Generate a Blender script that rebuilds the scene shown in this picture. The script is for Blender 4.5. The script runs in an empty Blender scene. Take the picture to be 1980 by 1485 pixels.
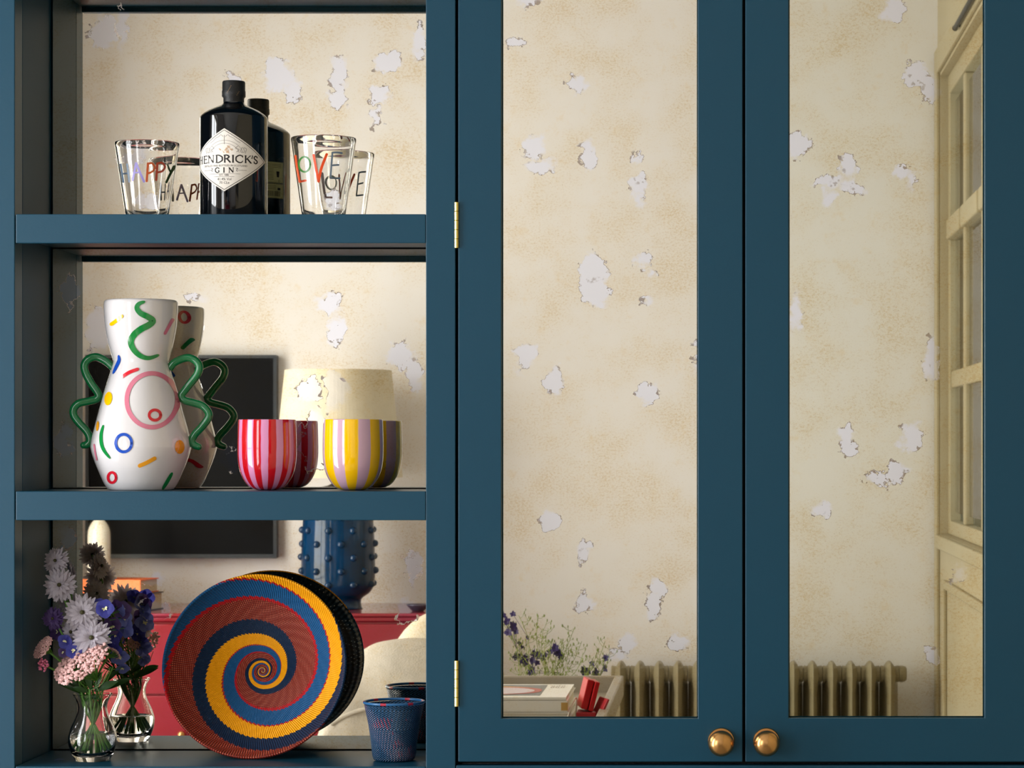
import bpy, bmesh, math, random
from mathutils import Vector, Matrix, Euler
random.seed(7)
PI = math.pi
SC = bpy.context.scene
COL = SC.collection

# ------------------------------------------------------------------ camera
D0 = 4.143            # camera to the cabinet's front plane (y = 0)
FPX = 4972.0          # focal length in pixels (1980 wide)
VX, VY, EYE = 1400.0, 860.0, 1.5
cam = bpy.data.cameras.new('camera'); camo = bpy.data.objects.new('camera', cam); COL.objects.link(camo)
camo.location = (0, -D0, EYE); camo.rotation_euler = (PI/2, 0, 0)
cam.sensor_width = 36; cam.lens = FPX/1980*36
cam.shift_x = (990-VX)/1980; cam.shift_y = (VY-742.5)/1980
cam.clip_start = .05; cam.clip_end = 60
SC.camera = camo
# ------------------------------------------------------------------ world, lights, exposure
w = bpy.data.worlds.new('world'); SC.world = w; w.use_nodes = True
w.node_tree.nodes['Background'].inputs[0].default_value = (.62, .74, .86, 1)
w.node_tree.nodes['Background'].inputs[1].default_value = .9
SC.view_settings.view_transform = 'Standard'; SC.view_settings.look = 'None'
SC.view_settings.gamma = 1; SC.view_settings.use_curve_mapping = False
SC.view_settings.exposure = .31

def area(name, loc, rot, sx, sy, power, color):
    l = bpy.data.lights.new(name, 'AREA'); l.shape = 'RECTANGLE'; l.size = sx; l.size_y = sy
    l.energy = power; l.color = color
    o = bpy.data.objects.new(name, l); COL.objects.link(o); o.location = loc; o.rotation_euler = rot
    return o
XL = -2.5            # left wall
XR = .774             # right wall
YB = -5.15            # back wall (behind the camera)
ZC = 3.45
WINS = [(-1.42, -.52), (-4.40, -2.80)]      # the two left windows (y ranges)
WZ0, WZ1 = .18, 2.80
for i, (a, b) in enumerate(WINS):
    area('daylight', (XL-.24, (a+b)/2, (WZ0+WZ1)/2), (0, -PI/2, 0), WZ1-WZ0, b-a, (94, 102)[i], (.96, .98, 1.0))

# ------------------------------------------------------------------ helpers
def S(y): return (D0+y)/FPX
def P(px, py, y):                      # image pixel at real depth y -> point
    s = S(y); return Vector(((px-VX)*s, y, EYE+(VY-py)*s))
MB_, MD_ = .22, .014                   # mirror planes: shelf backs, doors
def RX(px, yr, m): return (px-VX)*(D0+2*m-yr)/FPX     # pixel seen in mirror m of something at real depth yr
def RZ(py, yr, m): return EYE+(VY-py)*(D0+2*m-yr)/FPX
def RS(yr, m): return (D0+2*m-yr)/FPX

def lin(c):
    if isinstance(c, str):
        c = [int(c[i:i+2], 16)/255 for i in (0, 2, 4)]
    return tuple(((v/12.92) if v <= .04045 else ((v+.055)/1.055)**2.4) for v in c)+(1,)
def nodes(m): return m.node_tree.nodes, m.node_tree.links
def mat(name, col, rough=.5, metal=0., spec=.5, bump=None, var=None, coat=0., trans=0., ior=1.45, sub=0.):
    m = bpy.data.materials.new(name); m.use_nodes = True
    N, L = nodes(m); b = N['Principled BSDF']
    c = lin(col)
    b.inputs['Base Color'].default_value = c
    b.inputs['Roughness'].default_value = rough; b.inputs['Metallic'].default_value = metal
    b.inputs['Specular IOR Level'].default_value = spec
    b.inputs['Coat Weight'].default_value = coat; b.inputs['Coat Roughness'].default_value = .06
    b.inputs['Transmission Weight'].default_value = trans; b.inputs['IOR'].default_value = ior
    tc = N.new('ShaderNodeTexCoord')
    if var:                             # (scale, amount)
        n = N.new('ShaderNodeTexNoise'); n.inputs['Scale'].default_value = var[0]; n.inputs['Detail'].default_value = 4
        L.new(tc.outputs['Object'], n.inputs['Vector'])
        mx = N.new('ShaderNodeMix'); mx.data_type = 'RGBA'
        mx.inputs['A'].default_value = tuple(v*(1-var[1]) for v in c[:3])+(1,)
        mx.inputs['B'].default_value = tuple(min(1, v*(1+var[1])) for v in c[:3])+(1,)
        L.new(n.outputs['Fac'], mx.inputs['Factor']); L.new(mx.outputs['Result'], b.inputs['Base Color'])
    if bump:                            # (scale, strength)
        n = N.new('ShaderNodeTexNoise'); n.inputs['Scale'].default_value = bump[0]; n.inputs['Detail'].default_value = 3
        L.new(tc.outputs['Object'], n.inputs['Vector'])
        bp = N.new('ShaderNodeBump'); bp.inputs['Strength'].default_value = bump[1]; bp.inputs['Distance'].default_value = .002
        L.new(n.outputs['Fac'], bp.inputs['Height']); L.new(bp.outputs['Normal'], b.inputs['Normal'])
    return m
class G:                                # small node-graph writer
    def __init__(s, m): s.N, s.L = nodes(m)
    def val(s, sock, v):
        if isinstance(v, bpy.types.NodeSocket): s.L.new(v, sock)
        elif v is not None: sock.default_value = v
    def m(s, op, a, b=None, c=None, clamp=False):
        n = s.N.new('ShaderNodeMath'); n.operation = op; n.use_clamp = clamp
        for i, v in enumerate((a, b, c)): s.val(n.inputs[i], v)
        return n.outputs[0]
    def v(s, op, a, b=None, c=None):
        n = s.N.new('ShaderNodeVectorMath'); n.operation = op
        for i, x in enumerate((a, b, c)):
            if x is not None: s.val(n.inputs[i], x)
        return n.outputs['Value'] if op in ('LENGTH', 'DOT_PRODUCT', 'DISTANCE') else n.outputs['Vector']
    def mix(s, f, a, b, bt='MIX'):
        n = s.N.new('ShaderNodeMix'); n.data_type = 'RGBA'; n.blend_type = bt
        s.val(n.inputs['Factor'], f); s.val(n.inputs['A'], a); s.val(n.inputs['B'], b)
        return n.outputs['Result']
    def noise(s, vec, scale, det=2, rough=.5, col=False, dim='3D'):
        n = s.N.new('ShaderNodeTexNoise'); n.inputs['Scale'].default_value = scale
        n.inputs['Detail'].default_value = det; n.inputs['Roughness'].default_value = rough
        s.L.new(vec, n.inputs['Vector']); return n.outputs['Color' if col else 'Fac']
    def ramp(s, f, stops, interp='LINEAR'):
        n = s.N.new('ShaderNodeValToRGB'); r = n.color_ramp; r.interpolation = interp
        while len(r.elements) > 1: r.elements.remove(r.elements[-1])
        r.elements[0].position = stops[0][0]; r.elements[0].color = stops[0][1]
        for p, c in stops[1:]:
            e = r.elements.new(p); e.color = c
        s.L.new(f, n.inputs[0]); return n.outputs[0]
    def smooth(s, f, a, b):
        n = s.N.new('ShaderNodeMapRange'); n.interpolation_type = 'SMOOTHSTEP'
        s.L.new(f, n.inputs[0]); n.inputs[1].default_value = a; n.inputs[2].default_value = b
        return n.outputs[0]
    def xyz(s, vec):
        n = s.N.new('ShaderNodeSeparateXYZ'); s.L.new(vec, n.inputs[0]); return n.outputs
    def comb(s, x, y, z=0.):
        n = s.N.new('ShaderNodeCombineXYZ'); s.val(n.inputs[0], x); s.val(n.inputs[1], y); s.val(n.inputs[2], z)
        return n.outputs[0]

def finish(name, me, material, parent=None, smooth=False, origin=None):
    if smooth:
        me.shade_smooth(); me.set_sharp_from_angle(angle=math.radians(48))
    if material is not None:
        for m_ in (material if isinstance(material, (list, tuple)) else [material]): me.materials.append(m_)
    o = bpy.data.objects.new(name, me); COL.objects.link(o)
    pw = Vector((0, 0, 0)); p = parent
    while p is not None: pw += p.location; p = p.parent
    org = Vector(origin) if origin is not None else pw
    me.transform(Matrix.Translation(-org))
    o.parent = parent; o.location = org-pw
    return o
def obj(name, bm, material, parent=None, smooth=False, bevel=0, seg=2, origin=None, autosm=False):
    me = bpy.data.meshes.new(name)
    bmesh.ops.recalc_face_normals(bm, faces=bm.faces[:])
    bm.to_mesh(me); bm.free()
    o = finish(name, me, material, parent, smooth, origin)
    if bevel:
        b = o.modifiers.new('bevel', 'BEVEL'); b.width = bevel; b.segments = seg; b.limit_method = 'ANGLE'; b.harden_normals = False
    return o
def tag(o, label=None, cat=None, group=None, kind=None):
    if label: o['label'] = label
    if cat: o['category'] = cat
    if group: o['group'] = group
    if kind: o['kind'] = kind
    return o
def thing(name, label, cat, loc, group=None):
    o = bpy.data.objects.new(name, None); COL.objects.link(o); o.location = loc; o.empty_display_size = .02
    return tag(o, label, cat, group)
def B(): return bmesh.new()
def box(bm, x0, x1, y0, y1, z0, z1):
    v = [bm.verts.new((x, y, z)) for x in (x0, x1) for y in (y0, y1) for z in (z0, z1)]
    for f in ((0, 1, 3, 2), (4, 6, 7, 5), (0, 4, 5, 1), (2, 3, 7, 6), (0, 2, 6, 4), (1, 5, 7, 3)):
        bm.faces.new([v[i] for i in f])
    return v
def bx(*a):
    bm = B(); box(bm, *a); return bm
def obox(bm, c, sx, sy, sz, rot=(0, 0, 0)):
    m = Matrix.Translation(c) @ Euler(rot).to_matrix().to_4x4()
    vs = box(bm, -sx/2, sx/2, -sy/2, sy/2, -sz/2, sz/2)
    for v in vs: v.co = m @ v.co
def lathe(bm, prof, cx, cy, seg=64, M=None, closed=False):     # prof [(r, z)]
    rings = []
    for r, z in prof:
        if r < 1e-6: ring = [bm.verts.new((cx, cy, z))]
        else: ring = [bm.verts.new((cx+r*math.cos(2*PI*i/seg), cy+r*math.sin(2*PI*i/seg), z)) for i in range(seg)]
        rings.append(ring)
    prs = list(zip(rings, rings[1:])) + ([(rings[-1], rings[0])] if closed else [])
    for a, b in prs:
        for i in range(seg):
            j = (i+1) % seg
            if len(a) == 1 and len(b) == 1: continue
            if len(a) == 1: bm.faces.new((a[0], b[j], b[i]))
            elif len(b) == 1: bm.faces.new((a[i], a[j], b[0]))
            else: bm.faces.new((a[i], a[j], b[j], b[i]))
    if M is not None:
        for r in rings:
            for v in r: v.co = M @ v.co
def cr(pts, n=6):                       # Catmull-Rom through points (tuples)
    pts = [Vector(p) for p in pts]; out = []
    for i in range(len(pts)-1):
        p0 = pts[max(i-1, 0)]; p1 = pts[i]; p2 = pts[i+1]; p3 = pts[min(i+2, len(pts)-1)]
        for k in range(n):
            t = k/n
            out.append(.5*((2*p1)+(p2-p0)*t+(2*p0-5*p1+4*p2-p3)*t*t+(3*p1-p0-3*p2+p3)*t**3))
    out.append(pts[-1]); return out
def tube(bm, pts, r, seg=10, cap=True):
    pts = [Vector(p) for p in pts]; n = len(pts)
    rr = r if isinstance(r, (list, tuple)) else [r]*n
    t = (pts[1]-pts[0]).normalized(); up = Vector((0, 1, 0)) if abs(t.y) < .9 else Vector((1, 0, 0))
    a = t.cross(up).normalized(); rings = []
    for i, p in enumerate(pts):
        t = (pts[min(i+1, n-1)]-pts[max(i-1, 0)])
        t = t.normalized() if t.length > 1e-9 else Vector((0, 0, 1))
        a = (a-t*a.dot(t)); a = a.normalized() if a.length > 1e-6 else t.orthogonal().normalized()
        b = t.cross(a)
        rings.append([bm.verts.new(p+(a*math.cos(2*PI*k/seg)+b*math.sin(2*PI*k/seg))*rr[i]) for k in range(seg)])
    for q, s in zip(rings, rings[1:]):
        for k in range(seg): bm.faces.new((q[k], q[(k+1) % seg], s[(k+1) % seg], s[k]))
    if cap: bm.faces.new(rings[0][::-1]); bm.faces.new(rings[-1])
def sphere(bm, c, r, sub=1, sx=1, sy=1, sz=1, M=None):
    g = bmesh.ops.create_icosphere(bm, subdivisions=sub, radius=r)
    for v in g['verts']:
        co = Vector((v.co.x*sx, v.co.y*sy, v.co.z*sz))
        if M is not None: co = M @ co
        v.co = co+Vector(c)
def ribbon(bm, uv, wd, f, ends=True):   # flat painted stroke: uv polyline, width, map f(u, v) -> point
    uv = [Vector((p[0], p[1])) for p in uv]; n = len(uv)
    W = wd if isinstance(wd, (list, tuple)) else [wd]*n
    pr = None
    for i, p in enumerate(uv):
        d = uv[min(i+1, n-1)]-uv[max(i-1, 0)]
        d = d.normalized() if d.length > 1e-9 else Vector((1, 0))
        q = Vector((-d.y, d.x))*W[i]/2
        cur = (bm.verts.new(f(p.x+q.x, p.y+q.y)), bm.verts.new(f(p.x, p.y)), bm.verts.new(f(p.x-q.x, p.y-q.y)))
        if pr:
            bm.faces.new((pr[0], pr[1], cur[1], cur[0])); bm.faces.new((pr[1], pr[2], cur[2], cur[1]))
        pr = cur
    if ends:
        for p, ww in ((uv[0], W[0]), (uv[-1], W[-1])): blob(bm, p.x, p.y, ww/2, ww/2, f, 12, 1)
def blob(bm, u, v, ru, rv, f, seg=20, rings=3, rot=0.):
    c = bm.verts.new(f(u, v)); prev = None; cs, sn = math.cos(rot), math.sin(rot)
    for k in range(1, rings+1):
        t = k/rings; ring = []
        for i in range(seg):
            x = ru*t*math.cos(2*PI*i/seg); y = rv*t*math.sin(2*PI*i/seg)
            ring.append(bm.verts.new(f(u+x*cs-y*sn, v+x*sn+y*cs)))
        for i in range(seg):
            j = (i+1) % seg
            if prev is None: bm.faces.new((c, ring[i], ring[j]))
            else: bm.faces.new((prev[i], ring[i], ring[j], prev[j]))
        prev = ring
def ring_(u, v, ru, rv, n=36): return [(u+ru*math.cos(2*PI*i/n), v+rv*math.sin(2*PI*i/n)) for i in range(n+1)]
def Rf(prof):                           # profile [(z, r)] -> smooth r(z)
    pr = sorted(prof)
    def f(z):
        if z <= pr[0][0]: return pr[0][1]
        for (z0, r0), (z1, r1) in zip(pr, pr[1:]):
            if z <= z1: return r0+(r1-r0)*(z-z0)/(z1-z0)
        return pr[-1][1]
    return f
def onrev(cx, cy, R, back=False, off=.0004):     # pixel -> point on a surface of revolution
    def f(px, py):
        r0 = R(EYE+(VY-py)*S(cy)); y = cy+(r0 if back else -r0)
        for _ in range(5):
            s = S(y); x = (px-VX)*s; z = EYE+(VY-py)*s; r = R(z)+off
            dx = max(-r*.999, min(r*.999, x-cx)); h = math.sqrt(r*r-dx*dx)
            y = cy+(h if back else -h)
        s = S(y); return Vector((cx+dx, y, EYE+(VY-py)*s))
    return f

# ------------------------------------------------------------------ materials
M = {}
def paint():
    m = mat('blue_paint', '033b50', .38, spec=.42, bump=(260, .05), var=(3, .05)); return m
M['paint'] = paint()
M['inner'] = mat('blue_paint_satin', '0d3a50', .5, spec=.3, var=(3, .05))
M['gap'] = mat('dark_gap', '040608', .8)
M['brass'] = mat('brass', 'c9985e', .27, metal=1., bump=(90, .06), var=(60, .12))
M['brass2'] = mat('polished_brass', 'e3c46e', .2, metal=1.)
M['wall'] = mat('wall_paint', 'e2dedd', .85, spec=.2, bump=(60, .08), var=(1.2, .03))
M['ceil'] = mat('ceiling_paint', 'd8d6d2', .9, spec=.2)
M['wallr'] = mat('panelled_wall_paint', 'b0a48a', .6, spec=.2, var=(3, .05))
M['trimw'] = mat('cream_trim', 'a99c7e', .45, var=(4, .06))
M['floor'] = mat('floor_wood', '9c9388', .5, var=(6, .2))
M['black'] = mat('black_metal', '181a1d', .4)
M['screen'] = mat('tv_screen', '08090d', .4, spec=.1)
M['bezel'] = mat('tv_bezel', '2a3038', .35)
M['red'] = mat('red_lacquer', '7e1a2a', .16, spec=.6, coat=.4, bump=(18, .12), var=(5, .12))
M['redd'] = mat('red_dark', '8e2434', .4)
M['shade'] = mat('shade_linen', 'd3c8b2', .85, bump=(240, .3), var=(30, .08))
M['bluegl'] = mat('blue_glaze', '012c50', .1, spec=.35, coat=.2, bump=(26, .2), var=(14, .5))
M['wool'] = mat('cream_boucle', 'cfc5b4', .95, spec=.1, bump=(150, .9), var=(70, .12))
M['throw'] = mat('white_throw', 'cbc3b8', .95, spec=.1, bump=(200, .9), var=(40, .15))
M['rad'] = mat('radiator_paint', '8f8468', .45, bump=(50, .2), var=(20, .12))
M['white'] = mat('white_glaze', 'd6d2d2', .09, spec=.6, coat=.6)
M['ceram'] = mat('white_ceramic', 'd8d2c6', .15, coat=.4, var=(8, .12))
M['green'] = mat('green_glaze', '14713f', .1, spec=.5, coat=.5, var=(120, .18))
for n, c in dict(p_green='15803a', p_yellow='f2b705', p_pink='d2768c', p_red='cf1a2c', p_blue='1a4bb0', p_orange='e79a12').items():
    M[n] = mat(n, c, .1, coat=.6)
M['glass'] = mat('clear_glass', 'ffffff', .0, trans=1., ior=1.42, spec=.5)
M['water'] = mat('water', 'ffffff', .0, trans=1., ior=1.33)
M['blackglass'] = mat('black_glass', '05060a', .04, spec=.6, coat=.3)
M['cap'] = mat('bottle_cap', '121212', .5, bump=(300, .2))
M['label'] = mat('paper_label', 'e3dcd2', .6)
M['ink'] = mat('ink', '1c1614', .6)
M['inkg'] = mat('ink_grey', '8d8782', .6)
M['inkt'] = mat('ink_tan', 'c9a27c', .6)
M['blabel'] = mat('back_label', 'b5b487', .6)
M['gold'] = mat('cap_print', '8a6c4a', .5)
for n, c in dict(e_slate='566676', e_lav='8a80bb', e_rust='b4522a', e_red='a83c26', e_dgreen='24401c', e_orange='dc4a16', e_lred='cf4a1e', e_green='37712c', e_steel='74879a').items():
    M[n] = mat(n, c, .3)
def pane_mat():
    m = bpy.data.materials.new('window_glass'); m.use_nodes = True; N, L = nodes(m)
    N.remove(N['Principled BSDF']); t = N.new('ShaderNodeBsdfTransparent'); g = N.new('ShaderNodeBsdfGlossy'); g.inputs['Roughness'].default_value = .02
    fr = N.new('ShaderNodeFresnel'); fr.inputs[0].default_value = 1.5
    mx = N.new('ShaderNodeMixShader'); L.new(fr.outputs[0], mx.inputs[0]); L.new(t.outputs[0], mx.inputs[1]); L.new(g.outputs[0], mx.inputs[2])
    L.new(mx.outputs[0], N['Material Output'].inputs[0]); return m
M['pane'] = pane_mat()

def mirror_mat(name, patches, plane, off):
    """antique mirror: cream-toned silvering, fine tan foxing, bare neutral patches with brown cracked rims"""
    m = bpy.data.materials.new(name); m.use_nodes = True; g = G(m); b = g.N['Principled BSDF']
    geo = g.N.new('ShaderNodeNewGeometry'); k = FPX/(D0+plane)
    x, y, z = g.xyz(geo.outputs['Position'])[:3]
    u = g.m('MULTIPLY_ADD', x, k, VX); v = g.m('MULTIPLY_ADD', z, -k, VY+EYE*k)
    p = g.comb(u, v, off)                      # glass surface in units of 1/k metre
    n1 = g.noise(p, .035, 4, .62, True); n2 = g.noise(p, .16, 3, .6, True)
    d = g.v('MULTIPLY_ADD', g.v('SUBTRACT', n1, (.5, .5, .5)), (60, 60, 0), p)
    d = g.v('MULTIPLY_ADD', g.v('SUBTRACT', n2, (.5, .5, .5)), (6, 6, 0), d)
    acc = None
    for (cx, cy, rx, ry) in patches:
        q = g.v('MULTIPLY_ADD', d, (1/rx, 1/ry, 0), (-cx/rx, -cy/ry, 0))
        l = g.v('LENGTH', q); mn = min(rx, ry)
        e = g.m('MULTIPLY_ADD', l, mn, -mn)
        acc = e if acc is None else g.m('SMOOTH_MIN', acc, e, 4.)
    q1 = g.noise(p, .028, 2, .5); q2 = g.noise(g.v('ADD', p, (311., 97., 5.)), .021, 2, .5)
    wid = g.m('MULTIPLY_ADD', g.smooth(q1, .42, .62), 7., .8)
    inside = g.m('SUBTRACT', 1., g.smooth(g.m('DIVIDE', acc, wid), -1., .9))
    gate = g.m('SUBTRACT', 1., g.smooth(q1, .46, .54))
    rimw = g.m('MULTIPLY_ADD', g.smooth(g.noise(p, .07, 2, .6), .56, .72), 4.2, .55)
    line = g.m('SUBTRACT', 1., g.smooth(g.m('SUBTRACT', g.m('ABSOLUTE', acc), rimw), -.5, .8))
    line = g.m('MULTIPLY', line, gate)
    blotch = g.m('MULTIPLY', g.smooth(q2, .63, .68), g.smooth(g.m('MULTIPLY', acc, -1.), 1.5, 4.))
    blotch = g.m('MULTIPLY', blotch, g.smooth(g.noise(p, .12, 2, .5), .48, .6))
    line = g.m('MAXIMUM', line, g.m('MULTIPLY', blotch, .6))
    # foxing
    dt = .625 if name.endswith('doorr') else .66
    f1 = g.noise(g.v('MULTIPLY', p, (1., 1.25, 1.)), .22, 5, .75); f2 = g.noise(p, .011, 3, .5); f3 = g.noise(p, .03, 4, .65)
    f4 = g.noise(p, .42, 3, .7)
    spk = g.smooth(g.m('ADD', f1, g.m('MULTIPLY', g.m('SUBTRACT', f2, .5), .5)), .50, .74)
    blot = g.smooth(f3, .56, .80)
    base = g.mix(g.smooth(f2, .3, .7), (.90, .855, .735, 1), (.885, .815, .655, 1))
    base = g.mix(g.m('MULTIPLY', blot, .6), base, (.86, .70, .44, 1))
    base = g.mix(g.m('MULTIPLY', spk, .8), base, (.76, .60, .36, 1))
    dots = g.m('MULTIPLY', g.smooth(f4, dt, dt+.07), g.smooth(f2, .3, .55))
    base = g.mix(g.m('MULTIPLY', dots, .7), base, (.42, .28, .16, 1))
    if name.endswith('doorr'): base = g.mix(1., base, (.95, .97, .93, 1), 'MULTIPLY')  # right door: dimmer light on that side put into the tint, slightly darker and greener
    colr = g.mix(inside, base, (.885, .885, .91, 1))
    colr = g.mix(g.m('MULTIPLY', line, .8), colr, (.34, .27, .22, 1))
    g.L.new(colr, b.inputs['Base Color']); b.inputs['Metallic'].default_value = 1.
    b.inputs['Roughness'].default_value = .015
    g.L.new(g.m('MULTIPLY_ADD', line, .3, .012), b.inputs['Roughness'])
    return m
PA = {
 'bay1': [(200, 62, 24, 28), (237, 48, 11, 40), (540, 145, 30, 32), (566, 178, 16, 22), (655, 148, 15, 42), (652, 190, 24, 14), (752, 118, 24, 22), (733, 183, 24, 19), (812, 80, 14, 34), (726, 228, 9, 20), (254, 308, 30, 13), (645, 388, 20, 26), (285, 395, 24, 18), (448, 155, 12, 16)],
 'bay2': [(190, 640, 26, 42), (640, 588, 25, 18), (650, 640, 14, 30), (370, 575, 20, 8), (775, 688, 28, 26), (806, 722, 16, 34), (597, 752, 21, 24), (648, 752, 22, 36), (610, 850, 30, 60), (700, 890, 60, 24), (134, 560, 16, 34), (122, 850, 17, 36), (450, 880, 22, 26)],
 'bay3': [(800, 1095, 16, 30), (300, 1120, 20, 10), (130, 1040, 18, 26), (300, 1180, 30, 20), (790, 1180, 26, 20)],
 'doorl': [(1020, 0, 24, 11), (996, 80, 16, 12), (1115, 160, 17, 16), (1034, 282, 21, 22), (1044, 322, 24, 13), (1137, 302, 17, 22), (1234, 355, 22, 20), (1238, 385, 10, 14), (1246, 502, 16, 15), (1264, 530, 9, 8), (1146, 530, 30, 38), (1152, 565, 28, 26), (1248, 576, 13, 6), (1014, 688, 18, 26), (1072, 738, 20, 26), (1252, 757, 22, 20), (1348, 688, 9, 30), (1061, 1008, 20, 22), (1130, 1062, 16, 24), (1127, 1166, 17, 17), (1273, 1135, 16, 20), (1262, 1175, 12, 28), (1212, 1246, 17, 16), (1196, 1268, 16, 10), (1312, 1242, 18, 12), (1235, 302, 8, 8)],
 'doorr': [(1727, 22, 22, 24), (1772, 145, 26, 24), (1795, 170, 18, 26), (1545, 280, 26, 28), (1640, 318, 15, 26), (1605, 352, 26, 13), (1648, 366, 24, 15), (1600, 385, 14, 18), (1747, 325, 18, 14), (1762, 345, 9, 18), (1538, 605, 13, 34), (1802, 690, 17, 38), (1640, 850, 16, 32), (1762, 845, 24, 28), (1735, 915, 20, 24), (1700, 925, 20, 13), (1590, 985, 22, 16), (1853, 1112, 16, 20), (1806, 1266, 14, 16)],
}

# ================================================================== room shell
def struct(name, bm, m, parent=None, **k):
    o = obj(name, bm, m, parent, **k)
    if parent is None: tag(o, kind='structure')
    return o
def root(name):
    o = bpy.data.objects.new(name, None); COL.objects.link(o); tag(o, kind='structure'); return o
bm = bx(XL-.3, XR+.35, YB-.2, .62, -.1, 0); struct('floor', bm, M['floor'])
bm = bx(XL-.3, XR+.35, YB-.2, .62, ZC, ZC+.1); struct('ceiling', bm, M['ceil'])
struct('wall_back', bx(XL-.3, XR+.35, YB-.2, YB, 0, ZC), M['wall'])
struct('wall_front', bx(XL-.3, XR+.35, .47, .62, 0, ZC), M['wall'])
bm = B(); ys = [YB]+[v for w_ in sorted(WINS) for v in w_]+[.47]
for i in range(0, len(ys), 2): box(bm, XL-.3, XL, ys[i], ys[i+1], 0, ZC)
for a, b in WINS:
    box(bm, XL-.3, XL, a, b, 0, WZ0); box(bm, XL-.3, XL, a, b, WZ1, ZC)
struct('wall_left', bm, M['wall'])
# right wall with a glazed opening that the right-hand door mirror shows
RY0, RY1, RZ0, RZ1 = -5.035, -3.15, 1.18, 2.82
bm = B(); box(bm, XR, XR+.35, YB, RY0, 0, ZC); box(bm, XR, XR+.35, RY1, .47, 0, ZC)
box(bm, XR, XR+.35, RY0, RY1, 0, RZ0); box(bm, XR, XR+.35, RY0, RY1, RZ1, ZC)
struct('wall_right', bm, M['wallr'])
for nm, c in (('baseboard_back', (XL, XR, YB, YB+.02, 0, .16)), ('baseboard_left', (XL, XL+.02, YB+.02, .0, 0, .16)), ('baseboard_right', (XR-.02, XR, YB+.02, 0, 0, .16))):
    struct(nm, bx(*c), M['trimw'], bevel=.004)
# left windows
for i, (a, b) in enumerate(WINS):
    r = root('window_%d' % (i+1)); r.location = (XL, (a+b)/2, WZ0)
    bm = B(); t = .06; xa, xb = XL-.16, XL-.1
    box(bm, xa, xb, a, a+t, WZ0, WZ1); box(bm, xa, xb, b-t, b, WZ0, WZ1)
    box(bm, xa, xb, a+t, b-t, WZ0, WZ0+t); box(bm, xa, xb, a+t, b-t, WZ1-t, WZ1)
    obj('window_frame', bm, M['trimw'], r, bevel=.004)
    ym = (a+b)/2
    obj('mullion', bx(xa+.01, xb-.01, ym-.02, ym+.02, WZ0+t, WZ1-t), M['trimw'], r)
    nr = 4
    for k in range(1, nr):
        zz = WZ0+(WZ1-WZ0)*k/nr
        for q0, q1 in ((a+t, ym-.02), (ym+.02, b-t)):
            obj('glazing_bar', bx(xa+.012, xb-.012, q0, q1, zz-.014, zz+.014), M['trimw'], r)
    obj('window_sill', bx(XL-.1, XL+.04, a-.04, b+.04, WZ0-.03, WZ0-.001), M['trimw'], r, bevel=.004)
# right glazed opening
r = root('window_3'); r.location = (XR, RY0, RZ0)
t = .028; xa, xb = XR+.028, XR+.07
bm = B(); box(bm, xa, xb, RY0, RY0+.06, RZ0, RZ1); box(bm, xa, xb, RY1-.06, RY1, RZ0, RZ1)
box(bm, xa, xb, RY0+.06, RY1-.06, RZ0, RZ0+.05); box(bm, xa, xb, RY0+.06, RY1-.06, RZ1-.07, RZ1)
obj('window_frame', bm, M['trimw'], r, bevel=.004)
mul = [-4.47, -3.86, ]
edges = [RY0+.06]+mul+[RY1-.06]
for yy in mul: obj('mullion', bx(xa+.004, xb-.004, yy-.03, yy+.03, RZ0+.05, RZ1-.07), M['trimw'], r, bevel=.006)
zt = [RZ0+.05, 1.732, 2.264, RZ1-.07]
for k in (1, 2):
    for q0, q1 in zip(edges, edges[1:]):
        h = .036 if k == 2 else .03
        obj('transom', bx(xa-(.012 if k == 2 else -.006), xb-.006, q0+.03*(q0 in mul), q1-.03*(q1 in mul), zt[k]-h, zt[k]+h), M['trimw'], r, bevel=.006)
for q0, q1 in zip(edges, edges[1:]):
    for z0, z1 in zip(zt, zt[1:]):
        obj('pane', bx(xa+.018, xa+.022, q0+.03, q1-.03, z0+.03, z1-.03), M['pane'], r)
obj('window_sill', bx(XR-.02, XR+.03, RY0-.02, RY1+.02, RZ0-.05, RZ0-.001), M['trimw'], r, bevel=.006)
struct('trim_1', bx(XR-.014, XR, RY0-.1, RY0-.012, .17, RZ1+.1), M['trimw'], bevel=.004)
struct('trim_2', bx(XR-.014, XR, RY0-.01, RY1+.1, RZ1+.012, RZ1+.1), M['trimw'], bevel=.004)
bm = B(); a, b = -4.78, -3.2                      # panel moulding under the window
for q in ((XR-.014, XR, a, b, 1.0, 1.03), (XR-.014, XR, a, a+.03, .2, 1.0), (XR-.014, XR, b-.03, b, .2, 1.0), (XR-.014, XR, a+.03, b-.03, .2, .23)): box(bm, *q)
struct('trim_3', bm, M['trimw'], bevel=.004)

# ================================================================== the built-in cabinets
X0 = lambda px: (px-VX)/1200.0*1.0                # pixel on the front plane
Z0 = lambda py: EYE+(VY-py)/1200.0
k0 = FPX/D0
X0 = lambda px: (px-VX)/k0
Z0 = lambda py: EYE+(VY-py)/k0
unit = thing('shelf_unit', 'open blue painted shelving unit with mirrored back, left of the doors', 'shelving', (X0(425), .2, 0))
TOPZ = Z0(-330); LOWZ = Z0(1481.5)
def part(name, c, m=None, parent=None, **k):
    k.setdefault('bevel', .0012)
    return obj(name, bx(*c), M['paint'] if m is None else m, parent or unit, **k)
part('stile', (X0(-60), X0(28.5), 0, .045, LOWZ-.052, TOPZ))
part('stile', (X0(823.5), X0(880.5), 0, .045, LOWZ-.052, TOPZ))
part('side_panel', (X0(-20), X0(28.5), .0458, MB_+.02, LOWZ-.05, TOPZ), M['inner'])
part('side_panel', (X0(823.8), X0(862), .0458, MB_+.02, LOWZ-.05, TOPZ), M['inner'])
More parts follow.
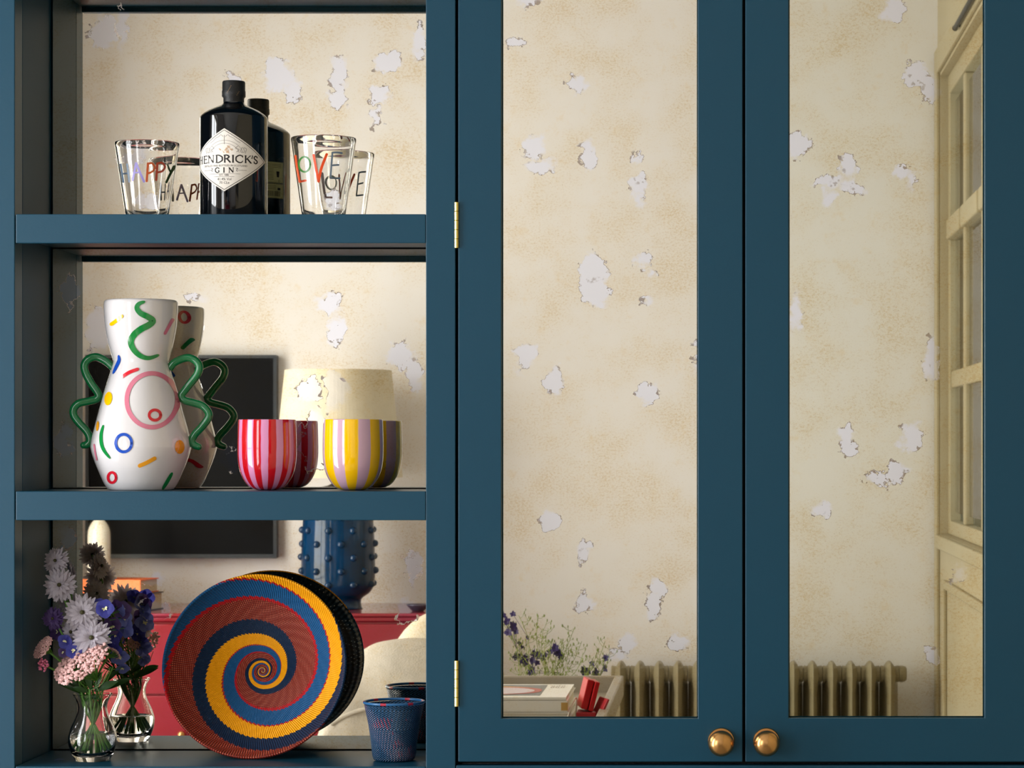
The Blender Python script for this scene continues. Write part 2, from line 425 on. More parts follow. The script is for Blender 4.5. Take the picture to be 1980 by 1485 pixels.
# thin joint line between stile and side panel
obj('back_board', bx(X0(-20), X0(862), MB_+.022, MB_+.034, LOWZ-.05, TOPZ), M['gap'], unit)
SH = [(-120, -62), (414, 470), (950, 1006), (1482, 1538)]
xs0, xs1 = X0(30.5), X0(823.0)
for i, (a, b) in enumerate(SH):
    bm = B(); z1 = Z0(a); z0 = Z0(b); zu = z0+.0095
    # shelf board with a deeper front lip
    prof = [(0.0, z0), (0.0, z1), (MB_-.003, z1), (MB_-.003, zu), (.017, zu), (.017, z0)]
    va = [bm.verts.new((xs0, y, z)) for y, z in prof]; vb = [bm.verts.new((xs1, y, z)) for y, z in prof]
    bm.faces.new(va[::-1]); bm.faces.new(vb)
    for q in range(6): bm.faces.new((va[q], va[(q+1) % 6], vb[(q+1) % 6], vb[q]))
    obj('shelf', bm, M['paint'], unit, bevel=.0012)
part('top_rail', (X0(28.7), X0(823.3), 0, .02, Z0(-121)+.001, TOPZ))
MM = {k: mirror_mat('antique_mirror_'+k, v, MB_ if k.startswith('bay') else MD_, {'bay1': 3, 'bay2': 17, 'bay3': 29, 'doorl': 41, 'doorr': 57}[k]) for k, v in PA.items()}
for i, k in enumerate(('bay1', 'bay2', 'bay3')):
    za = Z0(SH[i][1])+.0095-.0015; zb = Z0(SH[i+1][0])+.0012
    o = obj('mirror_panel', bx(X0(28.5)+.003, X0(823.5)-.001, MB_, MB_+.006, zb, za), MM[k], unit, bevel=.0011, seg=1)
# door cabinet
dc = thing('door_cabinet', 'blue painted wall cabinet with two doors of foxed antique mirror', 'cabinet', (X0(1437), .2, 0))
XE = XR-.002
part('stile', (X0(1993.5), XE, 0, .02, Z0(1479), TOPZ), parent=dc)
part('top_rail', (X0(881.5), X0(1992.5), 0, .02, TOPZ-.05, TOPZ), parent=dc)
obj('carcass', bx(X0(883), XE, .026, .4, Z0(1479), TOPZ), M['gap'], dc)
ZD0, ZD1 = Z0(1473), TOPZ-.056
def door(x0, x1, mx0, mx1, mz, key, kx, hinges):
    dr = bpy.data.objects.new('door', None); COL.objects.link(dr); dr.parent = dc; dr.location = Vector((x0, .01, ZD0))-dc.location
    zt_ = ZD1-.075
    bm = B(); vs = {}
    for yk, yv in ((0, 0.), (1, .022)):
        for rk, (xa_, xb2, za_, zb2) in enumerate(((x0, x1, ZD0, ZD1), (mx0, mx1, mz, zt_))):
            vs[yk, rk] = [bm.verts.new(p) for p in ((xa_, yv, za_), (xb2, yv, za_), (xb2, yv, zb2), (xa_, yv, zb2))]
    for q in range(4):
        w_ = (q+1) % 4
        bm.faces.new((vs[0, 0][q], vs[0, 0][w_], vs[0, 1][w_], vs[0, 1][q])); bm.faces.new((vs[1, 0][q], vs[1, 1][q], vs[1, 1][w_], vs[1, 0][w_]))
        bm.faces.new((vs[0, 0][q], vs[1, 0][q], vs[1, 0][w_], vs[0, 0][w_])); bm.faces.new((vs[0, 1][q], vs[0, 1][w_], vs[1, 1][w_], vs[1, 1][q]))
    obj('door_frame', bm, M['paint'], dr, bevel=.0012)
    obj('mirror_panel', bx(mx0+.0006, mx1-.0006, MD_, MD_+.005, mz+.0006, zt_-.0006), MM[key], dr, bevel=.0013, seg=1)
    # knob: backplate, neck and ball
    z = Z0(1433); bm = B()
    prof = [(0, 0), (.0215, 0), (.0217, .0015), (.0205, .0032), (.009, .0042), (.0075, .008), (.0075, .016), (.010, .019), (.0155, .0225), (.0195, .0285), (.0208, .035), (.0192, .042), (.0150, .048), (.009, .0516), (0, .0528)]
    Mt = Matrix.Translation((kx, 0, z)) @ Matrix.Rotation(PI/2, 4, 'X')
    lathe(bm, prof, 0, 0, 48, Mt); obj('knob', bm, M['brass'], dr, smooth=True)
    for ha, hb in hinges:
        bm = B(); xh = X0(883); za, zb = Z0(ha), Z0(hb); n = 5
        for q in range(n):
            a = zb+(za-zb)*q/n; b = zb+(za-zb)*(q+1)/n
            lathe(bm, [(0, a+.0002), (.0034, a+.0002), (.0037, a+.0006), (.0037, b-.0006), (.0034, b-.0002), (0, b-.0002)], xh if x0 < 0 else X0(1991), -.0012, 16)
        obj('hinge', bm, M['brass2'], dr, smooth=False)
door(X0(886), X0(1435.8), X0(969.5), X0(1349.5), Z0(1389.5), 'doorl', X0(1394.5), [(391, 480), (1277, 1366)])
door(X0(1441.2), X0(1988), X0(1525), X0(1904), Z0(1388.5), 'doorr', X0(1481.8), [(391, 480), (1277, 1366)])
# base cabinet under both
bc = thing('base_cabinet', 'blue painted lower cabinet run below the shelves and mirrored doors', 'cabinet', (X0(990), .2, 0))
part('top_rail', (X0(-60), X0(880.7), 0, .02, LOWZ-.12, LOWZ-.0545), parent=bc)
part('top_rail', (X0(882), XE, .0, .02, LOWZ-.12, Z0(1480)), parent=bc)
obj('carcass', bx(X0(-60), XE, .026, .4, .1, LOWZ-.0545), M['gap'], bc)
part('plinth', (X0(-60), XE, .04, .06, 0, .098), parent=bc)
xb_ = [X0(-60), X0(425), X0(880), X0(1437), XE]
for a, b in zip(xb_, xb_[1:]):
    part('door', (a+.002, b-.002, 0, .022, .11, LOWZ-.124), parent=bc)

ZS1, ZS2, ZS3 = Z0(414), Z0(950), Z0(1482)
def zp(z): return lambda px, py: (180+px/4.95, 140+py/4.95)
def tz(pts, ox, oy, k=4.95): return [(ox+p[0]/k, oy+p[1]/k) for p in pts]

# ------------------------------------------------------------------ glass tumblers with painted words
def tumbler(label, cx_px, y, half_top, half_bot, py_top, letters, zz):
    s = S(y); cx = (cx_px-VX)*s; rt = half_top*s; rb = half_bot*s; zt = EYE+(VY-py_top)*s; zb = ZS1
    # bottom of the glass is hidden by the shelf edge; keep the slope of its side
    t = thing('glass_tumbler', label, 'glass', (cx, y, zb))
    th = .0019
    q_ = lambda t_: (rb+(rt-rb)*t_, zb+(zt-zb)*t_)
    prof = [(0, zb+.0002), (rb-.003, zb+.0002), (rb-.0006, zb+.0008), (rb+.0002, zb+.003)]+[q_(t_) for t_ in (.08, .2, .4, .6, .8, .92)]+[(rt-.0002, zt-.002), (rt-th*.5, zt), (rt-th, zt-.002)]+[(q_(t_)[0]-th, q_(t_)[1]) for t_ in (.92, .8, .6, .4, .2, .10)]+[(rb-th-.001, zb+.005), (rb-th-.005, zb+.0038), (0, zb+.0035)]
    bm = B(); lathe(bm, prof, cx, y, 72); obj('glass_wall', bm, M['glass'], t, smooth=True)
    R = Rf([(zb, rb), (zt, rt)]); f = onrev(cx, y, R, off=.0005)
    for mt, strokes, nm in letters:
        bm = B()
        for st, wd, smo in strokes:
            pts = tz(st, *zz); ribbon(bm, cr(pts, 6) if smo else cr(pts, 1), wd*1.25, f)
        obj('painted_letter', bm, M[mt], t)
    return t
L = lambda *p: list(p)
tumbler('clear tumbler painted with the word HAPPY, left of the black bottle', 284.6, .092, 62, 40, 276.5, [
    ('e_slate', [([(265, 880), (278, 970), (290, 1050)], 3.2, 1), ([(325, 880), (337, 965), (345, 1045)], 3.2, 1), ([(275, 972), (335, 965)], 2.6, 0)], 'H'),
    ('e_lav', [([(410, 870), (395, 950), (380, 1030)], 3.2, 1), ([(412, 870), (445, 950), (487, 1045)], 3.6, 1), ([(392, 962), (452, 955)], 2.4, 0)], 'A'),
    ('e_rust', [([(525, 872), (520, 950), (513, 1040)], 3.6, 1), ([(525, 876), (565, 870), (590, 912), (565, 950), (520, 968)], 3.2, 1)], 'P'),
    ('e_red', [([(615, 872), (610, 950), (604, 1028)], 3.6, 1), ([(615, 872), (660, 866), (688, 905), (660, 945), (612, 958)], 3.2, 1)], 'P'),
    ('e_dgreen', [([(713, 885), (724, 920), (738, 952)], 2.8, 1), ([(765, 900), (738, 965), (700, 1052)], 3.4, 1)], 'Y')], (180, 140))
tumbler('clear tumbler painted with the word LOVE, right of the black bottle', 626, .11, 63, 40.5, 267.5, [
    ('e_lred', [([(352, 800), (368, 920), (392, 1045)], 3.4, 1), ([(392, 1046), (450, 1035)], 3.4, 0)], 'L'),
    ('e_green', [(ring_(440, 880, 55, 72, 24), 3.0, 0)], 'O'),
    ('e_orange', [([(527, 792), (550, 920), (574, 1040)], 3.8, 1), ([(574, 1042), (600, 920), (652, 785)], 4.2, 1)], 'V'),
    ('e_steel', [([(796, 772), (750, 766), (707, 768)], 3.0, 1), ([(707, 768), (697, 890), (688, 1010)], 2.8, 1), ([(698, 890), (765, 885)], 2.8, 0), ([(688, 1010), (776, 1014)], 2.8, 0)], 'E')], (500, 140))

# ------------------------------------------------------------------ the black bottle
def bottle():
    y = .108; s = S(y); cx = (452-VX)*s; zb = ZS1
    Zp = lambda py: EYE+(VY-py)*s
    t = thing('gin_bottle', 'squat black glass gin bottle with a white diamond label', 'bottle', (cx, y, zb))
    rb = 64.4*s
    prof = [(0, zb+.0004), (rb-.006, zb+.0004), (rb-.0015, zb+.002), (rb, zb+.006), (rb, Zp(230)), (rb-.0008, Zp(226.5)), (rb-.0045, Zp(222)), (50*s, Zp(215.5)), (36*s, Zp(209)), (24*s, Zp(204)), (20.5*s, Zp(201)), (19.6*s, Zp(197)), (19.4*s, Zp(186)), (0, Zp(186))]
    bm = B(); lathe(bm, prof, cx, y, 96); obj('bottle_body', bm, M['blackglass'], t, smooth=True)
    bm = B(); lathe(bm, [(19.9*s, Zp(203)), (19.9*s, Zp(190)), (22.6*s, Zp(187)), (22.6*s, Zp(177)), (21.9*s, Zp(175.5)), (21.9*s, Zp(160)), (20.8*s, Zp(157.6)), (0, Zp(157.2))], cx, y, 48)
    obj('bottle_cap', bm, M['cap'], t, smooth=True)
    def wr(az0, z0, off):
        def f(u, v):
            a = az0+u/rb; r = rb+off
            return Vector((cx+r*math.sin(a), y-r*math.cos(a), z0+v))
        return f
    az0 = math.radians(-16+10.8); zc = Zp(316)
    hw, hh = rb*math.radians(82), .0515
    def dia(h_w, h_h, off, mt, nm, par, n=28):
        f = wr(az0, zc, off); bm = B(); rows = []
        for i in range(-n, n+1):
            u = h_w*i/n; a = 1-abs(i)/n; hv = h_h*(a*.94+.06*(math.sin(a*PI/2)))
            hv = max(hv, .0003)
            rows.append([bm.verts.new(f(u, hv*k/2)) for k in range(-2, 3)])
        for a, b in zip(rows, rows[1:]):
            for k in range(4): bm.faces.new((a[k], b[k], b[k+1], a[k+1]))
        return obj(nm, bm, mt, par)
    lab = dia(hw, hh, .0003, M['label'], 'front_label', t)
    def edge(h_w, h_h, n=24):
        out = []
        for sx, sy in ((1, 1), (-1, -1)):
            seq = []
            for i in range(n+1):
                q = i/n*2-1          # -1..1 across top (sy=1) or bottom
                a = 1-abs(q); hv = h_h*(a*.94+.06*math.sin(a*PI/2)); seq.append((h_w*q, hv*sy))
            out.append(seq)
        return out
    f2 = wr(az0, zc, .0005)
    bm = B()
    for sc_, wd in ((.945, .0009),):
        for seq in edge(hw*sc_, hh*sc_): ribbon(bm, seq, wd, f2)
    # serif capitals built from thick and thin strokes
    T_, t_ = .0025, .0012
    def glyph(ch, x0, x1, z0, z1, k=1.0):
        W_ = x1-x0; H = z1-z0; Th, th = T_*k, t_*k
        q = lambda pts: [(x0+a*W_, z0+b*H) for a, b in pts]
        def st(a, b, wd): ribbon(bm, [q([a])[0], q([b])[0]], wd, f2, ends=False)
        def se(a, b, wd=.0032*k): ribbon(bm, [(x0+a*W_-wd/2, z0+b*H), (x0+a*W_+wd/2, z0+b*H)], th*.9, f2, ends=False)
        def cv(pts, ws):
            c = cr(q(pts), 5); n = len(c)-1
            wl = [ws[0]+(ws[1]-ws[0])*math.sin(PI*i/n) for i in range(n+1)]; ribbon(bm, c, wl, f2)
        if ch == 'H':
            for a in (.18, .82): st((a, 0), (a, 1), Th); se(a, 0); se(a, 1)
            st((.18, .52), (.82, .52), th)
        if ch == 'E':
            st((.2, 0), (.2, 1), Th); se(.15, 0); se(.15, 1)
            for b, e in ((0, 1), (.53, .8), (1, .95)): st((.1, b), (e, b), th*1.1)
            st((1, 0), (1, .2), th); st((.95, 1), (.95, .8), th); st((.8, .43), (.8, .63), th)
        if ch == 'N':
            st((.12, 0), (.12, 1), th); st((.88, 0), (.88, 1), th); st((.1, 1), (.88, 0), Th*1.05)
            se(.12, 0); se(.1, 1); se(.88, 1)
        if ch == 'D':
            st((.2, 0), (.2, 1), Th); se(.15, 0); se(.15, 1)
            cv([(.1, 0), (.5, .0), (.93, .25), (.97, .5), (.93, .75), (.5, 1), (.1, 1)], (th, Th))
        if ch in 'RP':
            st((.2, 0), (.2, 1), Th); se(.2, 0); se(.15, 1)
            cv([(.1, 1), (.5, 1), (.8, .78), (.5, .52), (.15, .5)], (th, Th)); st((.5, .52), (.98, 0), Th); se(.96, 0, .002*k)
        if ch == 'I': st((.5, 0), (.5, 1), Th); se(.5, 0); se(.5, 1)
        if ch in 'CG':
            cv([(.95, .75), (.8, .95), (.5, 1), (.12, .78), (.05, .5), (.12, .22), (.5, 0), (.8, .04), (.97, .25)], (th, Th*.95)); st((.95, 1), (.95, .7), th)
            if ch == 'G': st((.93, .05), (.93, .42), Th*.9); se(.86, .42, .003*k)
        if ch == 'K':
            st((.2, 0), (.2, 1), Th); se(.2, 0); se(.2, 1); st((.22, .42), (.85, 1), th*1.1); st((.42, .58), (.95, 0), Th*1.05); se(.95, 0); se(.84, 1, .0024*k)
        if ch == 'S':
            cv([(.88, .78), (.72, .97), (.4, 1), (.12, .8), (.25, .6), (.7, .42), (.92, .22), (.6, .0), (.25, .03), (.08, .25)], (th*1.3, Th*.95)); st((.9, 1), (.9, .74), th); st((.08, 0), (.08, .28), th)
        if ch == "'": cv([(.6, 1), (.65, .85), (.2, .68)], (Th*.9, th))
    def azu(px):
        return rb*(math.asin(max(-1, min(1, (px-452)/64.4)))-az0)
    rr_ = 0
    zt = Zp(307.2)-zc-.0; zl = Zp(321.0)-zc
    rr = lambda a: math.radians(a+10.8)
    for ch, a, b in (('H', -78, -63.5), ('E', -60.5, -50), ('N', -48, -34.5), ('D', -32.3, -19), ('R', -17.5, -5.5), ('I', -3.6, 1), ('C', 3, 15.5), ('K', 17.5, 30.5), ("'", 31.2, 33.6), ('S', 35.2, 43.8)):
        glyph(ch, rb*(rr(a)-az0), rb*(rr(b)-az0), zl+(.0008 if ch == "'" else 0), zt)
    for ch, a, b in (('G', -32.5, -25), ('I', -19, -14), ('N', -8.5, 0)):
        glyph(ch, rb*(rr(a)-az0), rb*(rr(b)-az0), Zp(340.2)-zc, Zp(331)-zc, .8)
    for a, b, py in ((-58, -40, 335.5), (7, 22, 335.5), (-45, 11, 342.6), (-35.5, 1, 348)):
        ribbon(bm, [(rb*(rr(a+(b-a)*i/8)-az0), Zp(py)-zc) for i in range(9)], .0004, f2, ends=False)
    for a in (-39.5, 4.5):
        ribbon(bm, cr([(rb*(rr(a)-az0)+dx, Zp(335.5)-zc+dz) for dx, dz in ((-.001, .003), (.002, .0025), (.0, .0), (.0012, -.002))], 4), .0008, f2)
    obj('lettering', bm, M['ink'], lab)
    def text(body, size, u, v, fm, mt, par, nm='small_print', ext=None):
        cu = bpy.data.curves.new('t', 'FONT'); cu.body = body; cu.size = size; cu.align_x = 'CENTER'; cu.resolution_u = 2
        to = bpy.data.objects.new('t', cu); COL.objects.link(to)
        bpy.context.view_layer.update()
        me = bpy.data.meshes.new_from_object(to.evaluated_get(bpy.context.evaluated_depsgraph_get()))
        bpy.data.objects.remove(to); bm = bmesh.new(); bm.from_mesh(me)
        for q in bm.verts: q.co = fm(u+q.co.x, v+q.co.y)
        return obj(nm, bm, mt, par)
    text('DISTILLED AND BOTTLED IN SCOTLAND', .0042, -.001, Zp(328.6)-zc, f2, M['ink'], lab)
    text('EST. 1886', .0040, -.0006, Zp(346.6)-zc, f2, M['ink'], lab)
    text('41.4% Vol', .0058, 0, Zp(355)-zc, f2, M['ink'], lab)
    text('70 CLe', .0058, 0, Zp(361.8)-zc, f2, M['ink'], lab)
    # crest: grey scrolls over a tan flourish
    bm = B()
    for r_ in (.0245, .020):
        ribbon(bm, [(r_*1.25*math.sin(a), Zp(309)-zc+r_*math.cos(a)*1.05) for a in [math.radians(-74+148*i/24) for i in range(25)]], .0006, f2)
    for sg in (-1, 1):
        ribbon(bm, cr([(sg*.034, -.001+.012), (sg*.036, .0185), (sg*.031, .0195), (sg*.033, .0135), (sg*.026, .0135), (sg*.029, .021)], 5), .0008, f2)
        ribbon(bm, cr([(sg*.002, .038), (sg*.006, .041), (sg*.009, .038), (sg*.014, .036), (sg*.02, .031), (sg*.026, .028)], 4), .0007, f2)
        ribbon(bm, cr([(sg*.02, .013), (sg*.024, .017), (sg*.018, .019), (sg*.022, .0225)], 4), .0008, f2)
    ribbon(bm, [(0, .026), (0, .040)], .0009, f2)
    obj('crest', bm, M['inkg'], lab)
    bm = B(); rnd = random.Random(3)
    for i in range(16):
        u0 = rnd.uniform(-.012, .012); v0 = rnd.uniform(.0145, .024)-.0022
        ribbon(bm, cr([(u0+rnd.uniform(-.003, .003), v0+rnd.uniform(-.002, .002)) for _ in range(4)], 4), .0006, f2)
    obj('rose_drawing', bm, M['inkt'], lab)
    # labels on the back (the mirror shows them)
    az1 = PI-math.radians(26)
    f3 = wr(az1, zc, .0003); f4 = wr(az1, zc, .0006)
    H = rb*math.radians(34)
    bl = None
    for z0, z1 in ((-.0135, .0225), (-.040, -.0148)):
        bm = B(); n = 14; rows = [[bm.verts.new(f3(-H+2*H*i/n, z)) for z in (z0, z1)] for i in range(n+1)]
        for a, b in zip(rows, rows[1:]): bm.faces.new((a[0], b[0], b[1], a[1]))
        o = obj('back_label', bm, M['blabel'], t); bl = bl or o
        bm = B(); rnd = random.Random(int(z1*1e4))
        for seq in ([(-H*.94, z0+.001), (H*.94, z0+.001)], [(-H*.94, z1-.001), (H*.94, z1-.001)], [(-H*.94, z0+.001), (-H*.94, z1-.001)], [(H*.94, z0+.001), (H*.94, z1-.001)]):
            ribbon(bm, [(seq[0][0]+(seq[1][0]-seq[0][0])*i/10, seq[0][1]+(seq[1][1]-seq[0][1])*i/10) for i in range(11)], .0004, f4, ends=False)
        if z1 > 0:
            for i in range(11):
                v = z1-.004-.0026*i
                a = -H*.85 if i < 3 else 0.002-(-H*.0); e = H*.85 if i < 3 or i > 8 else rnd.uniform(.012, H*.85)
                ribbon(bm, [(a*(1 if i < 3 else -1)*0+(-H*.35)+(e+H*.35)*k/8, v) for k in range(9)] if i >= 3 else [(a+(e-a)*k/8, v) for k in range(9)], .0006, f4, ends=False)
            ribbon(bm, [(-H*.62, .0065), (-H*.62, -.0035)], [.0065, .0045], f4, ends=False)
            ribbon(bm, ring_(-H*.7, -.010, .0018, .0018, 12), .0006, f4)
        else:
            for i in range(22):
                u = -H*.75+i*.0019; ribbon(bm, [(u, z0+.0035), (u, z0+.0125)], rnd.choice((.0006, .0011)), f4, ends=False)
            ribbon(bm, [(-H*.78, z1-.009), (-H*.6, z1-.009)], .004, f4, ends=False)
            for i in range(3): ribbon(bm, [(-H*.5+H*1.3*k/8, z1-.004-.0026*i) for k in range(9)], .0006, f4, ends=False)
        obj('small_print', bm, M['ink'], o)
    # lettering band crossing the cap
    fc = lambda u, v: Vector((cx+(22.9*s)*math.sin(u/(22*s)), y-(22.9*s)*math.cos(u/(22*s)), v))
    bm = B()
    for u0, v0, n in ((-.008, Zp(182), 7), (.008, Zp(186), 4)):
        for i in range(n): ribbon(bm, [(u0+.0011*i, v0+.0019*i), (u0+.0011*i+.0012, v0+.0019*i-.0006)], .0007, fc, ends=False)
    obj('cap_print', bm, M['gold'], t)
bottle()

# ------------------------------------------------------------------ the squiggle vase
def vase():
    y = .112; s = S(y); cpx = 272.7; cx = (cpx-VX)*s; zb = ZS2
    Zp = lambda py: zb+(948.2-py)*s
    t = thing('two_handled_vase', 'white ceramic vase with painted squiggles and two wavy green handles', 'vase', (cx, y, zb))
    pr = [(58, 948.2), (63, 945.5), (70, 935), (76.5, 920), (85, 900), (92, 880), (95, 868), (95.2, 861), (92.5, 845), (86.3, 820), (78.3, 790), (70.3, 760), (62.5, 735), (56.3, 715), (53, 703), (53, 698), (55.5, 688), (60.6, 670), (64.8, 650), (68, 630), (70, 605), (70.5, 592), (69.8, 585), (67.5, 581.8), (65, 581)]
    prm = [(r*s, Zp(p)) for r, p in pr]
    c = cr([(r, z) for r, z in prm], 3)
    out = [(0, zb+.0006)]+[(v.x, v.y) for v in c]
    inner = [(r-.005, z) for r, z in out[::-1] if z > Zp(940) and r > .01][1:]
    out += inner+[(0, Zp(938))]
    bm = B(); lathe(bm, out, cx, y, 112); obj('body', bm, M['white'], t, smooth=True)
    R = Rf([(v.y, v.x) for v in c])
    # shift so that the pattern, measured at the front surface, keeps its place
    f = onrev(cx, y, R, off=.0009); fb = onrev(cx, y, R, back=True, off=.0009)
    A = (100, 550); C_ = (100, 680)
    def stroke(nm, mt, pts, wd, o=A, smo=True, ff=f):
        bm = B(); p = tz(pts, *o); q = cr(p, 7) if smo else [Vector(a) for a in p]
        ww = wd if not isinstance(wd, (list, tuple)) else [wd[0]+(wd[1]-wd[0])*math.sin(PI*min(1, max(0, (i/(len(q)-1)))))**.6 for i in range(len(q))]
        ribbon(bm, q, ww, ff); obj(nm, bm, M[mt], t, smooth=True)
    stroke('painted_squiggle', 'p_green', [(885, 166), (835, 185), (815, 225), (850, 275), (920, 310), (968, 348), (930, 388), (850, 430), (785, 485), (757, 550), (785, 625), (850, 685), (930, 705), (1020, 678)], (4.5, 12.5))
    for mt, p, wd, o in (('p_yellow', [(570, 380), (620, 345), (668, 305)], 7, A), ('p_pink', [(1152, 338), (1115, 410), (1085, 468)], 5.6, A), ('p_blue', [(638, 680), (643, 725), (615, 790), (585, 852)], (2, 6.6), A),
                     ('p_red', [(672, 885), (740, 842), (820, 812)], 6.6, A), ('p_green', [(492, 708), (472, 790), (475, 880), (502, 950), (555, 1018)], (3, 6.8), C_), ('p_orange', [(842, 1092), (910, 1062), (985, 1022)], 7.6, C_), ('p_green', [(1150, 1165), (1105, 1245), (1065, 1312)], (4, 7), C_), ('p_pink', [(404, 890), (414, 960), (430, 1035)], 3, C_)):
        stroke('painted_dash', mt, p, wd, o)
    for mt, c_, rx, ry, wd, o in (('p_pink', (958, 1108), 240, 258, 8.6, A), ('p_red', (988, 1250), 55, 49, 5.6, A), ('p_blue', (688, 875), 76, 84, 5.6, C_), ('p_red', (576, 1205), 38, 49, 5, C_)):
        stroke('painted_ring', mt, ring_(c_[0], c_[1], rx, ry, 48), wd, o, False)
    for mt, c_, rx, ry, rot, o in (('p_yellow', (540, 1092), 37, 65, .15, A), ('p_orange', (437, 1355), 13, 48, .1, A), ('p_orange', (1222, 912), 43, 66, 0, C_)):
        u, v = tz([c_], *o)[0]; bm = B(); blob(bm, u, v, rx/4.95, ry/4.95, f, 24, 3, rot); obj('painted_dot', bm, M[mt], t, smooth=True)
    # back decoration: pixels of the reflection brought back to direct pixels
    def inv(p, o):
        px, py = o[0]+p[0]/4.95, o[1]+p[1]/4.95; k = .9477
        return (VX-(VX-px)/k, VY-(VY-py)/k)
    def back(nm, mt, pts, wd, o, smo=True):
        bm = B(); q = [inv(p, o) for p in pts]; q = cr(q, 5) if smo else [Vector(a) for a in q]
        ribbon(bm, q, wd, fb); obj(nm, bm, M[mt], t, smooth=True)
    dx = -0
    back('painted_ring', 'p_red', ring_(1403, 345, 33, 50, 32), 5, A, False)
    back('painted_dash', 'p_green', [(1440, 545), (1405, 590), (1375, 630)], 6, A)
    back('painted_dash', 'p_orange', [(1190, 380), (1235, 405), (1275, 420)], 6.5, A)
    back('painted_dash', 'p_blue', [(1220, 775), (1250, 830), (1300, 890)], 6.5, A)
    back('painted_squiggle', 'p_red', [(1410, 950), (1440, 1015), (1495, 1045), (1525, 1095)], 7, C_)
    back('painted_ring', 'p_red', ring_(1270, 1200, 50, 55, 32), 5, C_, False)
    back('painted_dash', 'p_orange', [(1250, 515), (1290, 530), (1335, 520)], 11, C_)
    def handle(pts):
        q = cr([P(100+a/4.95, 680+b/4.95, y) for a, b in pts], 8); n = len(q)
        rr = [(.0066 if i < n-8 else .0066-.0012*(i-(n-8))/8) for i in range(n)]
        bm = B(); tube(bm, q, rr, 14); sphere(bm, q[-1], .0058, 2); obj('handle', bm, M['green'], t, smooth=True)
    handle([(600, 165), (545, 110), (480, 68), (420, 50), (350, 72), (312, 130), (325, 205), (375, 300), (435, 385), (450, 425), (425, 455), (350, 475), (260, 495), (212, 545), (212, 610), (260, 680), (330, 755), (362, 815), (365, 860), (340, 888), (305, 895)])
    handle([(1125, 165), (1170, 108), (1240, 72), (1310, 58), (1375, 85), (1412, 140), (1395, 215), (1330, 300), (1262, 385), (1240, 425), (1270, 465), (1360, 490), (1445, 520), (1498, 580), (1498, 635), (1440, 715), (1370, 790), (1342, 850), (1360, 890), (1405, 910)])
    # ends of the handles fuse with the body
vase()

# ------------------------------------------------------------------ striped cups
def stripe_mat(name, ca, cb, cb2, n, ph, duty):
    m = mat(name, 'ffffff', .06, coat=.7); g = G(m); b = g.N['Principled BSDF']
    tc = g.N.new('ShaderNodeTexCoord'); x, y, z = g.xyz(tc.outputs['Object'])[:3]
    wob = g.noise(tc.outputs['Object'], 22, 2)
    a = g.m('ARCTAN2', x, g.m('MULTIPLY', y, -1.))
    a = g.m('ADD', a, g.m('MULTIPLY', g.m('SUBTRACT', wob, .5), .07))
    f = g.m('FRACT', g.m('ADD', g.m('MULTIPLY', a, n/(2*PI)), ph))
    c = g.mix(g.smooth(f, duty-.03, duty+.03), lin(ca), lin(cb))
    c = g.mix(g.smooth(f, .97, 1.), c, lin(ca))
    g.L.new(c, b.inputs['Base Color']); return m
def cup(label, cpx, half, y, pyt, mt):
    s = S(y); cx = (cpx-VX)*s; zb = ZS2; H = (948-pyt)*s; r = half*s
    t = thing('striped_cup', label, 'cup', (cx, y, zb), None)
    pr = [(.0, .0003), (.32, .0), (.45, .012), (.60, .045), (.74, .11), (.86, .2), (.94, .3), (.985, .42), (1., .55), (.995, .75), (.98, .96), (.972, .99), (.955, 1.), (.938, .99), (.93, .95), (.93, .5), (.86, .3), (.7, .14), (.4, .06), (0, .045)]
    bm = B(); c = cr([(a*r, zb+.0004+b*H) for a, b in pr], 3); lathe(bm, [(max(v.x, 0), v.y) for v in c], cx, y, 96)
    obj('cup_body', bm, mt, t, smooth=True, origin=(cx, y, zb))
m1 = stripe_mat('pink_red_stripes', 'c40818', 'd58ab4', '', 12, .573, .5)
m2 = stripe_mat('yellow_lilac_stripes', 'f5bd00', 'cda5b8', '', 7, .15, .5)
cup('pink and red striped glass cup beside the squiggle vase', 516.6, 56.6, .106, 812, m1)
cup('yellow and lilac striped glass cup near the right stile', 682.8, 58.3, .096, 811.5, m2)

